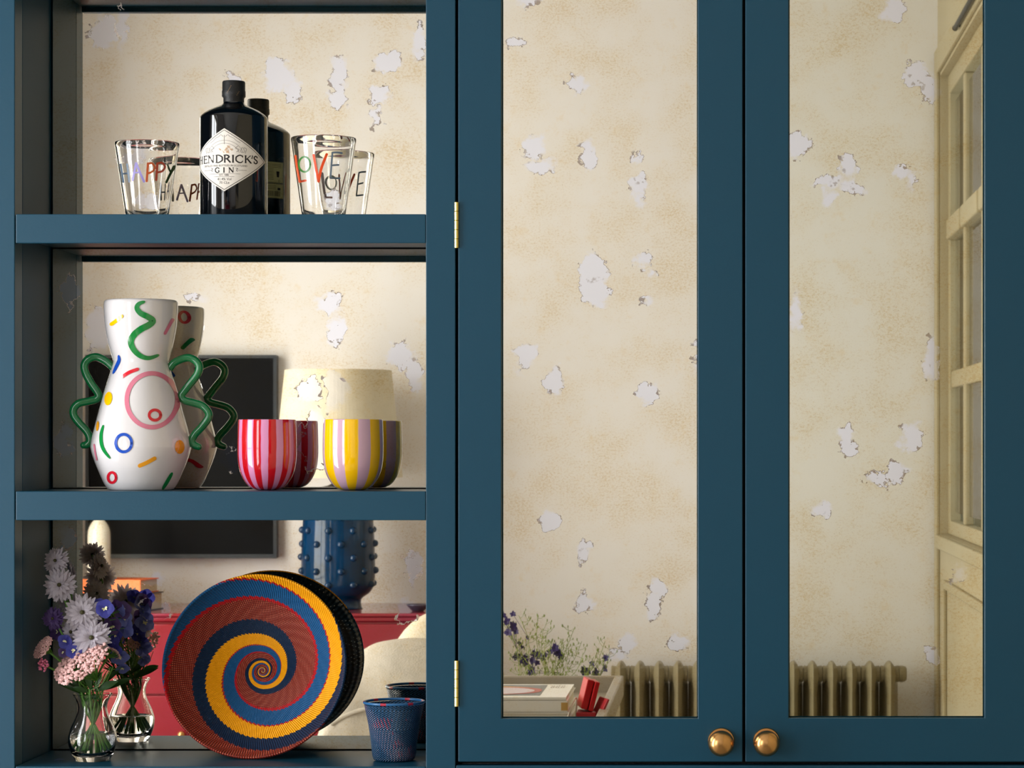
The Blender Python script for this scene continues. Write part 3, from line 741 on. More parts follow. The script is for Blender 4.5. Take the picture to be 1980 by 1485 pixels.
# ------------------------------------------------------------------ woven spiral bowl
def weave_mat():
    m = mat('wire_weave', '1b4c72', .42, spec=.3); g = G(m); b = g.N['Principled BSDF']
    tc = g.N.new('ShaderNodeTexCoord'); x, y, z = g.xyz(tc.outputs['Object'])[:3]
    r = g.m('MULTIPLY', g.v('LENGTH', g.comb(x, y)), 885/.1525)
    th = g.m('ARCTAN2', y, g.m('MULTIPLY', x, -1.)); t = g.m('DIVIDE', th, 2*PI)
    stops = [(0, 3.9), (22, 3.2), (45, 2.55), (72, 2.1), (105, 1.75), (140, 1.5), (185, 1.25), (255, 1.0), (380, .75), (555, .5), (700, .25), (860, 0.), (905, -.06)]
    def W_(q):
        cc = g.ramp(g.m('DIVIDE', q, 905., clamp=True), [(a/905, ((v+.1)/4,)*3+(1,)) for a, v in stops])
        return g.m('MULTIPLY_ADD', cc, 4., -.1)
    # saw-tooth edge from the weave
    n_az = 120.
    tooth = g.m('MULTIPLY', g.m('SUBTRACT', g.m('FRACT', g.m('ADD', g.m('MULTIPLY', t, n_az), g.m('DIVIDE', r, 15.))), .5), .022)
    wv = g.m('ADD', W_(r), tooth)
    ph = g.m('FRACT', g.m('SUBTRACT', wv, t))
    sa = g.m('SINE', g.m('ADD', g.m('MULTIPLY', th, n_az), g.m('DIVIDE', r, 5.2)))
    sb = g.m('SINE', g.m('SUBTRACT', g.m('MULTIPLY', th, n_az), g.m('DIVIDE', r, 5.2)))
    net = g.smooth(g.m('MULTIPLY', sa, sb), .05, .75)
    ribs = g.m('SINE', g.m('ADD', g.m('MULTIPLY', th, 220.), g.m('DIVIDE', r, 14.)))
    red, bright, navy, yel, steel = lin('9c2a22'), lin('b00c14'), lin('02223f'), lin('ee9e04'), lin('0c4f80')
    mesh_red = g.mix(g.m('MULTIPLY', net, .62), lin('741608'), lin('dc8462'))
    c = g.ramp(ph, [(0, bright), (.045, red), (.35, navy), (.55, yel), (.765, bright), (.785, steel)], 'CONSTANT')
    isred = g.m('MULTIPLY', g.m('GREATER_THAN', ph, .045), g.m('LESS_THAN', ph, .35))
    c = g.mix(isred, c, mesh_red)
    isyel = g.m('MULTIPLY', g.m('GREATER_THAN', ph, .55), g.m('LESS_THAN', ph, .765))
    dark = g.m('MULTIPLY', g.smooth(ribs, .35, 1.), .42)
    c = g.mix(dark, c, g.mix(isyel, (.02, .03, .05, 1), lin('a86408')))
    # the outside of the bowl is dark telephone wire
    geo = g.N.new('ShaderNodeNewGeometry')
    ox, oy, oz = x, y, z
    g.L.new(c, b.inputs['Base Color'])
    h = g.m('ADD', g.m('MULTIPLY', g.m('MULTIPLY', sa, sb), .5), ribs)
    bp = g.N.new('ShaderNodeBump'); bp.inputs['Strength'].default_value = .55; bp.inputs['Distance'].default_value = .0012
    g.L.new(h, bp.inputs['Height']); g.L.new(bp.outputs['Normal'], b.inputs['Normal'])
    return m
def dark_weave():
    m = mat('dark_wire_weave', '15100c', .3); g = G(m); b = g.N['Principled BSDF']
    tc = g.N.new('ShaderNodeTexCoord'); x, y, z = g.xyz(tc.outputs['Object'])[:3]
    th = g.m('ARCTAN2', y, x); r = g.v('LENGTH', tc.outputs['Object'])
    s1 = g.m('SINE', g.m('MULTIPLY', th, 110.)); s2 = g.m('SINE', g.m('MULTIPLY', r, 900.))
    spot = g.smooth(g.m('MULTIPLY', s1, s2), .7, .95)
    nz = g.smooth(g.noise(tc.outputs['Object'], 40, 2), .5, .6)
    band = g.smooth(g.m('SINE', g.m('ADD', g.m('MULTIPLY', th, 2.), g.m('MULTIPLY', r, 60.))), -.2, .1)
    c = g.mix(band, lin('0b0d12'), lin('3a2408'))
    c = g.mix(g.m('MULTIPLY', spot, nz), c, lin('c8c0b4'))
    g.L.new(c, b.inputs['Base Color'])
    bp = g.N.new('ShaderNodeBump'); bp.inputs['Strength'].default_value = .5; bp.inputs['Distance'].default_value = .001
    g.L.new(g.m('ADD', s1, s2), bp.inputs['Height']); g.L.new(bp.outputs['Normal'], b.inputs['Normal'])
    return m
def bowl():
    Rr = .1520; tilt = math.radians(12.5)
    inner = [(0, -.066), (.02, -.0655), (.045, -.0625), (.07, -.057), (.095, -.048), (.118, -.036), (.135, -.022), (.145, -.010), (.1505, 0.)]
    th = .0035
    c = cr(inner, 4)
    outer = [(v.x+.0008+th*.5*(v.x/Rr), v.y-th) for v in c]
    # rim plane centre: bottom of the rim touches the shelf
    yb = .088
    L_ = Matrix.Rotation(PI/2, 4, 'X')      # local z -> towards the viewer (-y)
    # local frame: x right, y up, z towards camera (0,-1,0)
    Rm = Matrix(((1, 0, 0), (0, 0, -1), (0, 1, 0))).to_4x4()
    Rt = Euler((-tilt, 0, math.radians(-2))).to_matrix().to_4x4()
    up = Rt @ Rm @ Vector((0, 1, 0)); ctr_y = yb+(Rr+.002)*up.y; ctr_z = ZS3+(Rr+.0025)*up.z+.0010
    ctr_x = (491.5-VX)*S(ctr_y)
    t = thing('spiral_bowl', 'large woven wire bowl with red, yellow and blue spiral, propped against the mirror', 'bowl', (ctr_x, ctr_y, ZS3))
    Mx = Matrix.Translation((ctr_x, ctr_y, ctr_z)) @ Rt @ Rm
    def place(o):
        o.parent = t; o.matrix_local = Matrix.Translation(-t.location) @ Mx
    bm = B(); lathe(bm, [(v.x, v.y) for v in c]+[(v[0]*.0+Rr*.994, .0) for v in []], 0, 0, 144)
    me = bpy.data.meshes.new('inside'); bm.to_mesh(me); bm.free(); me.flip_normals(); me.shade_smooth(); me.materials.append(weave_mat())
    o = bpy.data.objects.new('woven_inside', me); COL.objects.link(o); place(o); wm = me.materials[0]
    bm = B(); lathe(bm, outer, 0, 0, 144); me = bpy.data.meshes.new('outside'); bm.to_mesh(me); bm.free(); me.shade_smooth(); me.materials.append(dark_weave())
    o = bpy.data.objects.new('woven_outside', me); COL.objects.link(o); place(o)
    bm = B(); ring = [Vector((Rr*math.cos(a), Rr*math.sin(a), -.0012)) for a in [2*PI*i/144 for i in range(144)]]
    lathe(bm, [(Rr+.0024*math.cos(a), -.0012+.0024*math.sin(a)) for a in [2*PI*i/10 for i in range(10)]], 0, 0, 144, closed=True)
    bmesh.ops.recalc_face_normals(bm, faces=bm.faces[:])
    me = bpy.data.meshes.new('rim'); bm.to_mesh(me); bm.free(); me.shade_smooth(); me.materials.append(wm)
    o = bpy.data.objects.new('rim', me); COL.objects.link(o); place(o)
bowl()

# ------------------------------------------------------------------ small blue basket
def basket_mat(dark=False):
    m = mat('basket_weave', '1c3550', .32); g = G(m); b = g.N['Principled BSDF']
    tc = g.N.new('ShaderNodeTexCoord'); x, y, z = g.xyz(tc.outputs['Object'])[:3]
    th = g.m('ARCTAN2', x, g.m('MULTIPLY', y, -1.)); zz = g.m('MULTIPLY', z, 1000.)
    # chevrons: direction flips with height
    tri = g.m('ABSOLUTE', g.m('SUBTRACT', g.m('FRACT', g.m('ADD', g.m('DIVIDE', zz, 62.), .12)), .5))
    k = g.m('ADD', g.m('MULTIPLY', th, 46.), g.m('MULTIPLY', tri, 118.))
    s1 = g.m('SINE', k); rows = g.m('SINE', g.m('MULTIPLY', zz, 2.1)); st = g.m('SINE', g.m('MULTIPLY', th, 92.))
    diag = g.smooth(s1, -.1, .5)
    nz = g.noise(tc.outputs['Object'], 30, 2)
    c = g.mix(diag, lin('0b1a28'), lin('2f6290'))
    pk = g.m('MULTIPLY', g.m('MULTIPLY', g.smooth(g.m('SINE', g.m('ADD', k, .8)), .45, .95), g.smooth(rows, -.3, .5)), g.smooth(g.m('SINE', g.m('ADD', g.m('MULTIPLY', th, 2.1), g.m('DIVIDE', zz, 19.))), -.1, .7))
    c = g.mix(g.m('MULTIPLY', pk, .85), c, lin('b8a0b8'))
    rd = g.m('MULTIPLY', g.smooth(g.m('SINE', g.m('ADD', g.m('MULTIPLY', th, 46.), g.m('MULTIPLY', zz, .35))), .6, .9), g.smooth(nz, .58, .66))
    c = g.mix(rd, c, lin('a03040'))
    g.L.new(c, b.inputs['Base Color'])
    bp = g.N.new('ShaderNodeBump'); bp.inputs['Strength'].default_value = .7; bp.inputs['Distance'].default_value = .0012
    g.L.new(g.m('ADD', g.m('MULTIPLY', rows, st), s1), bp.inputs['Height']); g.L.new(bp.outputs['Normal'], b.inputs['Normal'])
    return m
def basket():
    y = .081; s = S(y); cx = (762-VX)*s; zb = ZS3; rb = 41*s; rt = 58.5*s; zt = EYE+(VY-1356)*s
    t = thing('small_basket', 'small flared basket woven in blue wire, beside the right stile', 'basket', (cx, y, zb))
    H = zt-zb
    pr = [(0, .0004), (rb*.86, .0004), (rb*.97, .003), (rb*1.02, .008), (rb*1.08, .3*H), (rb*1.2, .6*H), (rt*.94, .85*H), (rt*.985, .96*H), (rt*.965, .955*H), (rt*.91, .84*H), (rb*1.13, .6*H), (rb*1.0, .3*H), (rb*.9, .008), (0, .006)]
    bm = B(); lathe(bm, [(a, zb+b) for a, b in pr], cx, y, 96); bmk = basket_mat()
    obj('woven_body', bm, bmk, t, smooth=True, origin=(cx, y, zb))
    mats = [mat('rim_blue', '2a5f8e', .3), mat('rim_red', 'a5243c', .3)]
    bm = B(); n = 96; rr = .0023; ringv = []
    for i in range(n):
        a = 2*PI*i/n
        ringv.append([bm.verts.new((cx+(rt+rr*math.cos(q)-.001)*math.cos(a), y+(rt+rr*math.cos(q)-.001)*math.sin(a), zt-.001+rr*math.sin(q))) for q in [2*PI*k/8 for k in range(8)]])
    for i in range(n):
        for k in range(8):
            f = bm.faces.new((ringv[i][k], ringv[(i+1) % n][k], ringv[(i+1) % n][(k+1) % 8], ringv[i][(k+1) % 8]))
            f.material_index = 1 if (i % 32) in (3, 4, 5, 17, 18, 19) else 0
    obj('rim', bm, mats, t, smooth=True)
basket()

# ------------------------------------------------------------------ glass vase, water and the flowers
VY0 = .080
def glass_vase():
    y = VY0; s = S(y); cx = (179-VX)*s; zb = ZS3; Zp = lambda py: zb+(1473.4-py)*s
    t = thing('bud_vase', 'small curvy clear glass vase holding the cut flowers', 'vase', (cx, y, zb))
    op = [(0, 1473.2), (30, 1473.2), (34, 1471), (38.5, 1462), (44, 1448), (46.2, 1434), (45.5, 1424), (41, 1409), (34, 1394), (29, 1381), (27.6, 1373), (28.5, 1364), (32, 1354), (36.8, 1346.5), (37.6, 1344.5)]
    ip = [(36.3, 1344.2), (34.5, 1347.5), (29.6, 1356), (26.4, 1365), (25.4, 1373), (26.8, 1381), (31.6, 1394), (38.4, 1409), (43, 1424), (43.4, 1434), (40.5, 1446), (33, 1457), (20, 1461), (0, 1462)]
    c = [(max(v.x, 0), v.y) for v in cr([(a*s, Zp(b)) for a, b in op], 3)]+[(max(v.x, 0), v.y) for v in cr([(a*s, Zp(b)) for a, b in ip], 3)]
    bm = B(); lathe(bm, c, cx, y, 72); obj('glass_wall', bm, M['glass'], t, smooth=True)
    wp = [(0, 1461.6), (20, 1460.4), (32.4, 1456.4), (39.8, 1445.6), (42.7, 1434), (42.3, 1424), (41.6, 1421.5), (41, 1421), (0, 1421)]
    bm = B(); lathe(bm, [(a*s, Zp(b)) for a, b in wp], cx, y, 64)
    tag(obj('water', bm, M['water'], t, smooth=True), 'clear water')
    return cx, y, Zp, s
vcx, vcy, vZ, vs = glass_vase()
M['petal_w'] = mat('white_petal', 'cdc6cf', .6, var=(60, .06)); M['petal_g'] = mat('shaded_petal', 'b9b6b4', .6)
M['petal_b'] = mat('blue_petal', '4a4cae', .5, var=(80, .35)); M['petal_v'] = mat('violet_petal', '5c4480', .5, var=(80, .25)); M['petal_lb'] = mat('pale_blue_petal', '7d86cf', .5, var=(80, .2))
M['ctr'] = mat('flower_centre', '3c3a18', .6); M['ctrp'] = mat('floret_eye', 'd8d6a8', .6)
M['yar'] = mat('yarrow_pink', 'd6aaa6', .6, var=(300, .3)); M['yar2'] = mat('yarrow_green', '9a8a52', .6, var=(200, .3)); M['pinkf'] = mat('rose_pink', 'e07a9c', .6, var=(200, .2))
M['stem'] = mat('stem_green', '4f7f2c', .45, var=(60, .2)); M['leaf'] = mat('leaf_green', '24461a', .4, var=(40, .25))
def thin(m, k):
    N, L = nodes(m); p = N['Principled BSDF']; t = N.new('ShaderNodeBsdfTranslucent'); x = N.new('ShaderNodeMixShader'); x.inputs[0].default_value = k
    t.inputs[0].default_value = p.inputs['Base Color'].default_value
    if p.inputs['Base Color'].links: L.new(p.inputs['Base Color'].links[0].from_socket, t.inputs[0])
    L.new(p.outputs[0], x.inputs[1]); L.new(t.outputs[0], x.inputs[2]); L.new(x.outputs[0], N['Material Output'].inputs[0])
for q_ in ('petal_w', 'petal_b', 'petal_v', 'petal_lb'): thin(M[q_], .5)
thin(M['leaf'], .2)
def petal(bm, c, M3, L0, L1, W_, lift, cup_=.0, tip=1., n=5):
    """one petal from radius L0 to L1 along local +x, in frame M3"""
    cols = []
    for i in range(n+1):
        t_ = i/n; r = L0+(L1-L0)*t_; wd = W_*(math.sin(PI*(.12+.80*t_)))**.8*(1 if t_ < 1 else .55*tip)
        z = lift*t_+.10*(L1-L0)*math.sin(PI*t_)*(1 if lift >= 0 else -1)
        cols.append([bm.verts.new(Vector(c)+M3 @ Vector((r, k*wd/2, z+abs(k)*cup_))) for k in (-1, 0, 1)])
    for a, b in zip(cols, cols[1:]):
        bm.faces.new((a[0], a[1], b[1], b[0])); bm.faces.new((a[1], a[2], b[2], b[1]))
def frame(nrm, spin=0.):
    q = Vector(nrm).normalized().to_track_quat('Z', 'Y').to_matrix()
    return q @ Matrix.Rotation(spin, 3, 'Z')
rf = random.Random(11)
def stem_path(head, nrm, k):
    """from the head down through the vase neck into the water"""
    a = k*2.4; neck = Vector((vcx+.0125*math.cos(a), vcy+.0125*math.sin(a), vZ(1374)))
    foot = Vector((vcx-.024*math.cos(a)+.004, vcy-.02*math.sin(a), vZ(1452)+.002*math.sin(k*3)))
    h = Vector(head)-Vector(nrm).normalized()*.004
    lip = neck+(Vector((h.x, h.y, 0))-Vector((neck.x, neck.y, 0)))*.16; lip.z = vZ(1345)
    d = Vector((lip.x-vcx, lip.y-vcy, 0))
    if d.length > .022: d = d.normalized()*.022; lip.x = vcx+d.x; lip.y = vcy+d.y
    mid = h*.45+lip*.55-Vector(nrm).normalized()*.012
    mid.z = (h.z+lip.z)/2
    return cr([h, mid, lip, neck, foot], 6)
def flower(kind, label, px, py, y, nrm, k, group=None, r_px=30):
    hd = P(px, py, y); n_ = {'daisy': 'chrysanthemum', 'aster': 'aster', 'yarrow': 'yarrow', 'pink': 'pink_flower'}[kind]
    t = thing(n_, label, 'flower', (hd.x, hd.y, hd.z), group)
    s = S(y); r = r_px*s
    if kind in ('daisy', 'aster'):
        mt = M['petal_w'] if kind == 'daisy' else M['petal_v']; bm = B()
        for ring, (nn, l1, lift, wd) in enumerate(((22, 1.2, -.20, .33), (20, 1.06, -.06, .30), (15, .80, .07, .24), (10, .46, .15, .15))):
            for i in range(nn):
                sp = 2*PI*(i+.5*ring)/nn+rf.uniform(-.08, .08)
                petal(bm, hd, frame(nrm, sp), .12*r, r*l1*rf.uniform(.88, 1.06), r*wd*rf.uniform(.85, 1.1), r*(lift+rf.uniform(-.09, .09)), .02*r)
        obj('petals', bm, mt, t, smooth=True)
        bm = B(); sphere(bm, hd+Vector(nrm).normalized()*r*.08, r*.14, 2); tag(obj('flower_centre', bm, M['ctr'], t, smooth=True))
    elif kind == 'yarrow':
        bm = B(); F = frame(nrm); st = B()
        for i in range(620):
            a = rf.uniform(0, 2*PI); q = math.sqrt(rf.random()); x = r*q*math.cos(a); yy = r*.8*q*math.sin(a)
            z = r*.16*(1-q*q)+rf.uniform(-.05, .05)*r
            c = hd+F @ Vector((x, yy, z)); sphere(bm, c, r*.05, 1, M=frame((rf.uniform(-.4, .4), rf.uniform(-1, 0), rf.uniform(0, 1))), sz=.6)
            if i % 12 == 0: tube(st, [c, hd+F @ Vector((x*.35, yy*.35, -r*.35)), hd+F @ Vector((0, 0, -r*.75))], .0005, 5)
        tag(obj('florets', bm, M['yar'], t, smooth=True), kind='stuff'); obj('flower_stalks', st, M['stem'], t, smooth=True)
    else:
        bm = B()
        for i in range(60):
            v = Vector((rf.gauss(0, 1), rf.gauss(0, 1), rf.gauss(0, 1))).normalized()
            sphere(bm, hd+Vector((v.x*r*.9, v.y*r*.7, v.z*r*1.2))*rf.uniform(.5, 1), r*.2, 1)
        tag(obj('florets', bm, M['pinkf'], t, smooth=True), kind='stuff')
    bm = B(); tube(bm, stem_path(hd, nrm, k), .0017, 8); obj('stem', bm, M['stem'], t, smooth=True)
    return t
flower('daisy', 'white chrysanthemum bloom at the very top of the bouquet', 107, 1084, 0.097, (-.25, -1, .25), 0, r_px=23)
flower('daisy', 'white chrysanthemum bloom second from the top of the bouquet', 115, 1131, 0.080, (-.1, -1, .15), 1, r_px=29)
flower('daisy', 'white chrysanthemum bloom in the middle of the bouquet, above the wide pink yarrow', 159, 1184, 0.067, (.1, -1, .12), 2, r_px=32)
flower('daisy', 'white chrysanthemum bloom resting just on the wide pink yarrow', 177, 1233, 0.057, (.05, -1, .2), 3, r_px=33)
flower('daisy', 'half hidden white chrysanthemum bloom left of the one on the yarrow', 138, 1222, 0.082, (-.6, -1, .1), 4, r_px=25)
flower('daisy', 'white chrysanthemum bloom turned to the right, near the top of the bouquet', 140, 1105, 0.122, (.9, .35, .2), 5, r_px=25)
flower('daisy', 'drooping greenish white chrysanthemum bloom behind the second one', 134, 1160, 0.127, (.5, .8, .1), 6, r_px=24)
flower('aster', 'purple aster bloom at the left edge of the bouquet', 102, 1196, 0.082, (-.2, -1, .05), 7, r_px=20)
flower('yarrow', 'wide flat cluster of pink yarrow at the front of the bouquet', 157, 1281, 0.052, (-.50, -.46, .74), 8, r_px=70)
flower('yarrow', 'brownish pink yarrow cluster hanging at the far left of the bouquet', 83, 1252, 0.077, (-.72, -.5, .55), 9, r_px=31)
flower('yarrow', 'small yarrow cluster at the back right of the bouquet', 214, 1262, 0.122, (.4, .6, .7), 10, r_px=22)
flower('pink', 'small bright pink flower head at the lower left of the bouquet', 83, 1286, 0.067, (-.3, -1, .2), 11, r_px=12)
def delphinium(label, pts, base, k, pale):
    hd = P(base[0], base[1], .09); t = thing('delphinium', label, 'flower', tuple(hd), None)
    cs = []
    for (px, py, y, r_px, nrm, mt) in pts:
        c = P(px, py, y); r = 1.15*r_px*S(y); bm = B()
        for i in range(5):
            petal(bm, c, frame(nrm, 2*PI*i/5+rf.uniform(-.2, .2)), .05*r, r*rf.uniform(.9, 1.1), r*1.15, r*rf.uniform(.05, .35), .03*r)
        o = obj('floret', bm, M[mt], t, smooth=True)
        bm = B()
        for i in range(5):
            a = rf.uniform(0, 6.28); petal(bm, c+Vector(nrm).normalized()*r*.12, frame(nrm, a), .0, r*.28, r*.16, r*.2)
        obj('floret_eye', bm, M['ctrp'], o)
        cs.append(c)
    bm = B(); tube(bm, stem_path(hd, (0, -.1, 1), k), .0016, 8)
    for c in cs: tube(bm, [hd+Vector((0, 0, min(.03, max(-.02, c.z-hd.z)))), c+Vector((0, .004, 0))], .0007, 6)
    obj('stem', bm, M['stem'], t, smooth=True)
delphinium('deep blue delphinium spray on the right of the bouquet', [
    (203, 1177, 0.072, 17, (.1, -1, .2), 'petal_b'), (217, 1210, 0.119, 16, (.2, -1, -.1), 'petal_v'), (236, 1180, 0.141, 16, (.5, -1, .3), 'petal_v'), (190, 1172, 0.092, 14, (-.2, -1, .4), 'petal_b'), (238, 1195, 0.144, 15, (.7, -1, 0), 'petal_lb'),
    (222, 1226, 0.125, 14, (.1, -.8, -.5), 'petal_b'), (228, 1180, 0.132, 16, (.6, .8, .2), 'petal_lb'), (240, 1215, 0.146, 17, (.6, .9, 0), 'petal_lb'), (214, 1240, 0.122, 16, (.3, 1, 0), 'petal_b'), (226, 1172, 0.127, 12, (.2, .9, .4), 'petal_v')], (212, 1225), 12, 0)
delphinium('pale blue delphinium floret spray hanging low right of the yarrow', [
    (230, 1268, 0.134, 17, (.3, -.8, -.6), 'petal_lb'), (236, 1290, 0.141, 13, (.3, -.7, -.8), 'petal_lb'), (222, 1258, 0.125, 13, (0, -1, .1), 'petal_b')], (218, 1285), 13, 1)
delphinium('blue delphinium florets between the yarrow clusters', [
    (127, 1241, 0.067, 14, (-.2, -1, 0), 'petal_b'), (143, 1259, 0.062, 14, (0, -1, .2), 'petal_b'), (122, 1262, 0.072, 9, (.1, -1, .1), 'petal_v'), (112, 1222, 0.102, 14, (-.4, -1, .2), 'petal_v')], (138, 1275), 14, 0)
def leaf(bm, a, b, wd, nrm):
    a = Vector(a); b = Vector(b); d = b-a; q = d.cross(Vector(nrm)).normalized(); prev = None; n = 8
    for i in range(n+1):
        t_ = i/n; w_ = wd*math.sin(PI*t_)**.8*.5+.0002; c = a+d*t_+Vector(nrm).normalized()*.004*math.sin(PI*t_)
        cur = [bm.verts.new(c-q*w_+Vector(nrm)*.001), bm.verts.new(c), bm.verts.new(c+q*w_+Vector(nrm)*.001)]
        if prev:
            bm.faces.new((prev[0], prev[1], cur[1], cur[0])); bm.faces.new((prev[1], prev[2], cur[2], cur[1]))
        prev = cur
def greenery():
    t = thing('leafy_sprig', 'dark green leaves and thin stalks under the blooms, in the glass vase', 'foliage', (vcx, vcy, vZ(1345)))
    for (a, b, wd, y) in (((186, 1337), (229, 1318), .013, .05), ((190, 1330), (150, 1300), .008, .05), ((178, 1342), (128, 1318), .008, .06), ((172, 1340), (140, 1330), .009, .045), ((200, 1335), (255, 1312), .011, .10), ((195, 1325), (232, 1296), .010, .09), ((176, 1335), (168, 1300), .010, .045), ((184, 1338), (196, 1300), .010, .05), ((168, 1345), (112, 1322), .006, .05), ((180, 1342), (186, 1352), .006, .045)):
        y += .02; bm = B(); leaf(bm, P(a[0], a[1], y+.005), P(b[0], b[1], y), wd, (0, -1, .5)); obj('leaf', bm, M['leaf'], t, smooth=True)
    bm = B()
    for i in range(26):
        x = rf.uniform(118, 222); yy = rf.uniform(1285, 1305); y = rf.uniform(.06, .11)
        lip = Vector((vcx+rf.uniform(-.018, .018), vcy+rf.uniform(-.015, .015), vZ(1345)))
        tube(bm, cr([P(x, yy, y), P((x+179)/2+rf.uniform(-6, 6), 1322, y), lip, Vector((vcx+rf.uniform(-.012, .012), vcy+rf.uniform(-.012, .012), vZ(1374)))], 4), .0006, 5)
    for i in range(5):
        a = i*1.3; tube(bm, cr([(vcx+.013*math.cos(a), vcy+.013*math.sin(a), vZ(1374)), (vcx-.004*math.cos(a), vcy-.004*math.sin(a), vZ(1410)), (vcx-.026*math.cos(a), vcy-.022*math.sin(a), vZ(1450))], 5), .0018, 8)
    obj('stalks', bm, M['stem'], t, smooth=True)
greenery()
bm = B(); c = P(114, 1467, .07); c.z = ZS3+.0012
petal(bm, c-Vector((.008, 0, 0)), Matrix.Rotation(.25, 3, 'Z'), 0, .017, .007, .0005)
tag(obj('fallen_petal', bm, M['petal_lb'], None, smooth=True, origin=c), 'pale lilac petal fallen on the shelf left of the glass vase', 'petal')

# ================================================================== the room seen in the mirrors
m_ = MB_
# television on the back wall
ty = YB+.035
x1 = RX(533, ty+.03, m_); z1 = RZ(686, ty+.03, m_); z0 = RZ(1080, ty+.03, m_); x0 = x1-.72
t = thing('television', 'flat black television hung on the pale wall, seen in the mirror', 'television', ((x0+x1)/2, YB, z0))
obj('casing', bx(x0, x1, YB+.001, YB+.035, z0, z1), M['bezel'], t, bevel=.004)
bm = B(); e = .012
for q in ((x0, x1, z1-e, z1), (x0, x1, z0, z0+e*1.3), (x0, x0+e, z0+e*1.3, z1-e), (x1-e, x1, z0+e*1.3, z1-e)): box(bm, q[0], q[1], YB+.0355, YB+.048, q[2], q[3])
obj('bezel', bm, M['bezel'], t)
obj('screen', bx(x0+e, x1-e, YB+.0355, YB+.042, z0+e*1.3, z1-e), M['screen'], t)
# red sideboard
SB0, SB1 = YB+.002, YB+.60                # depth range
ztop = RZ(1186, SB1, m_)
xr = RX(835, SB1, m_); xl = max(xr-2.3, XL+.03)
t = thing('sideboard', 'glossy crimson lacquered sideboard against the wall under the television', 'cabinet', ((xl+xr)/2, (SB0+SB1)/2, 0))
bm = bx(xl, xr, SB0, SB1, ztop-.012, ztop); obj('top', bm, M['red'], t, bevel=.005)
obj('moulding', bx(xl+.008, xr-.008, SB0, SB1-.008, ztop-.030, ztop-.0125), M['red'], t, bevel=.007, seg=3)
obj('carcass', bx(xl+.02, xr-.02, SB0, SB1-.022, .09, ztop-.0305), M['red'], t, bevel=.003)
for k in range(4):
    a = xl+.03+(xr-xl-.06)*k/4; b = xl+.03+(xr-xl-.06)*(k+1)/4
    zz = [ztop-.036, RZ(1344, SB1, m_), .33, .11]
    for q in range(3):
        dr = obj('drawer', bx(a+.003, b-.003, SB1-.0215, SB1-.004, zz[q+1]+.003, zz[q]-.003), M['red'], t, bevel=.004)
        bm = B(); sphere(bm, ((a+b)/2, SB1+.008, (zz[q]+zz[q+1])/2), .014, 2); obj('knob', bm, M['brass'], dr, smooth=True)
for xx in (xl+.06, xr-.06):
    for yy in (SB0+.06, SB1-.08): obj('leg', bx(xx-.03, xx+.03, yy-.03, yy+.03, .0, .0895), M['redd'], t, bevel=.004)
# table lamp with nodules
ly = YB+.33; ls = RS(ly, m_); lx = RX(654, ly, m_)
t = thing('table_lamp', 'studded dark blue ceramic table lamp with pale drum shade on the sideboard', 'lamp', (lx, ly, ztop))
zl = lambda py: ztop+.0003+(1176-py)*ls
bp = [(0, 1176), (44, 1176), (45, 1172), (44, 1160), (50, 1153), (60, 1146), (68, 1134), (70.5, 1120), (71, 1100), (70.5, 1070), (69, 1030), (66, 990), (58, 960), (42, 944), (20, 938), (12, 934), (0, 934)]
bm = B(); lathe(bm, [(max(0, v.x), v.y) for v in cr([(r*ls, zl(p)) for r, p in bp], 3)], lx, ly, 64)
o = obj('lamp_base', bm, M['bluegl'], t, smooth=True)
Rb = Rf([(zl(p), r*ls) for r, p in bp[2:14]])
for row in range(8):
    pz = 1026+row*26.5-2; pz = 972+row*26
    if pz > 1150: break
    for i in range(9):
        a = 2*PI*(i+.5*(row % 2))/9+.3; z = zl(pz); r = Rb(z)
        bm = B(); sphere(bm, (lx+r*math.cos(a), ly+r*math.sin(a), z), 7.6*ls, 2, sz=.95); obj('nodule', bm, M['bluegl'], o, smooth=True)
bm = B(); lathe(bm, [(.006, zl(934)), (.006, zl(760)), (0, zl(759))], lx, ly, 12); obj('lamp_stem', bm, M['brass'], t)
st, sb = 104, 124
zt_, zb_ = RZ(716, ly, m_), RZ(923, ly, m_)
bm = B(); lathe(bm, [(sb*ls, zb_), (st*ls*.985, zt_), (st*ls*.985-.003, zt_), (sb*ls-.003, zb_)], lx, ly, 96, closed=True)
obj('lamp_shade', bm, M['shade'], t, smooth=False)
# spokes that carry the shade
bm = B()
for i in range(3):
    a = 2*PI*i/3; tube(bm, [(lx, ly, zl(762)), (lx+(st*ls-.004)*math.cos(a), ly+(st*ls-.004)*math.sin(a), zt_-.01)], .0018, 6)
obj('shade_ring', bm, M['brass'], t)
# white bottle vase
by = SB1-.12; bs = RS(by, m_); bx_ = RX(191.5, by, m_)
t = thing('bottle_vase', 'slim glossy white ceramic bottle vase on the sideboard, left of the books', 'vase', (bx_, by, ztop))
zq = lambda py: ztop+.0003+(1186-py)*bs
pr = [(0, 1186), (19, 1186), (21.5, 1180), (22, 1150), (22, 1080), (21.7, 1040), (20, 1027), (15, 1016), (10, 1010), (8, 1003), (7.5, 985), (8.5, 975), (6.5, 974), (6, 985), (6, 1000), (0, 1002)]
bm = B(); lathe(bm, [(max(0, v.x), v.y) for v in cr([(r*bs, zq(p)) for r, p in pr], 3)], bx_, by, 48); obj('body', bm, M['ceram'], t, smooth=True)
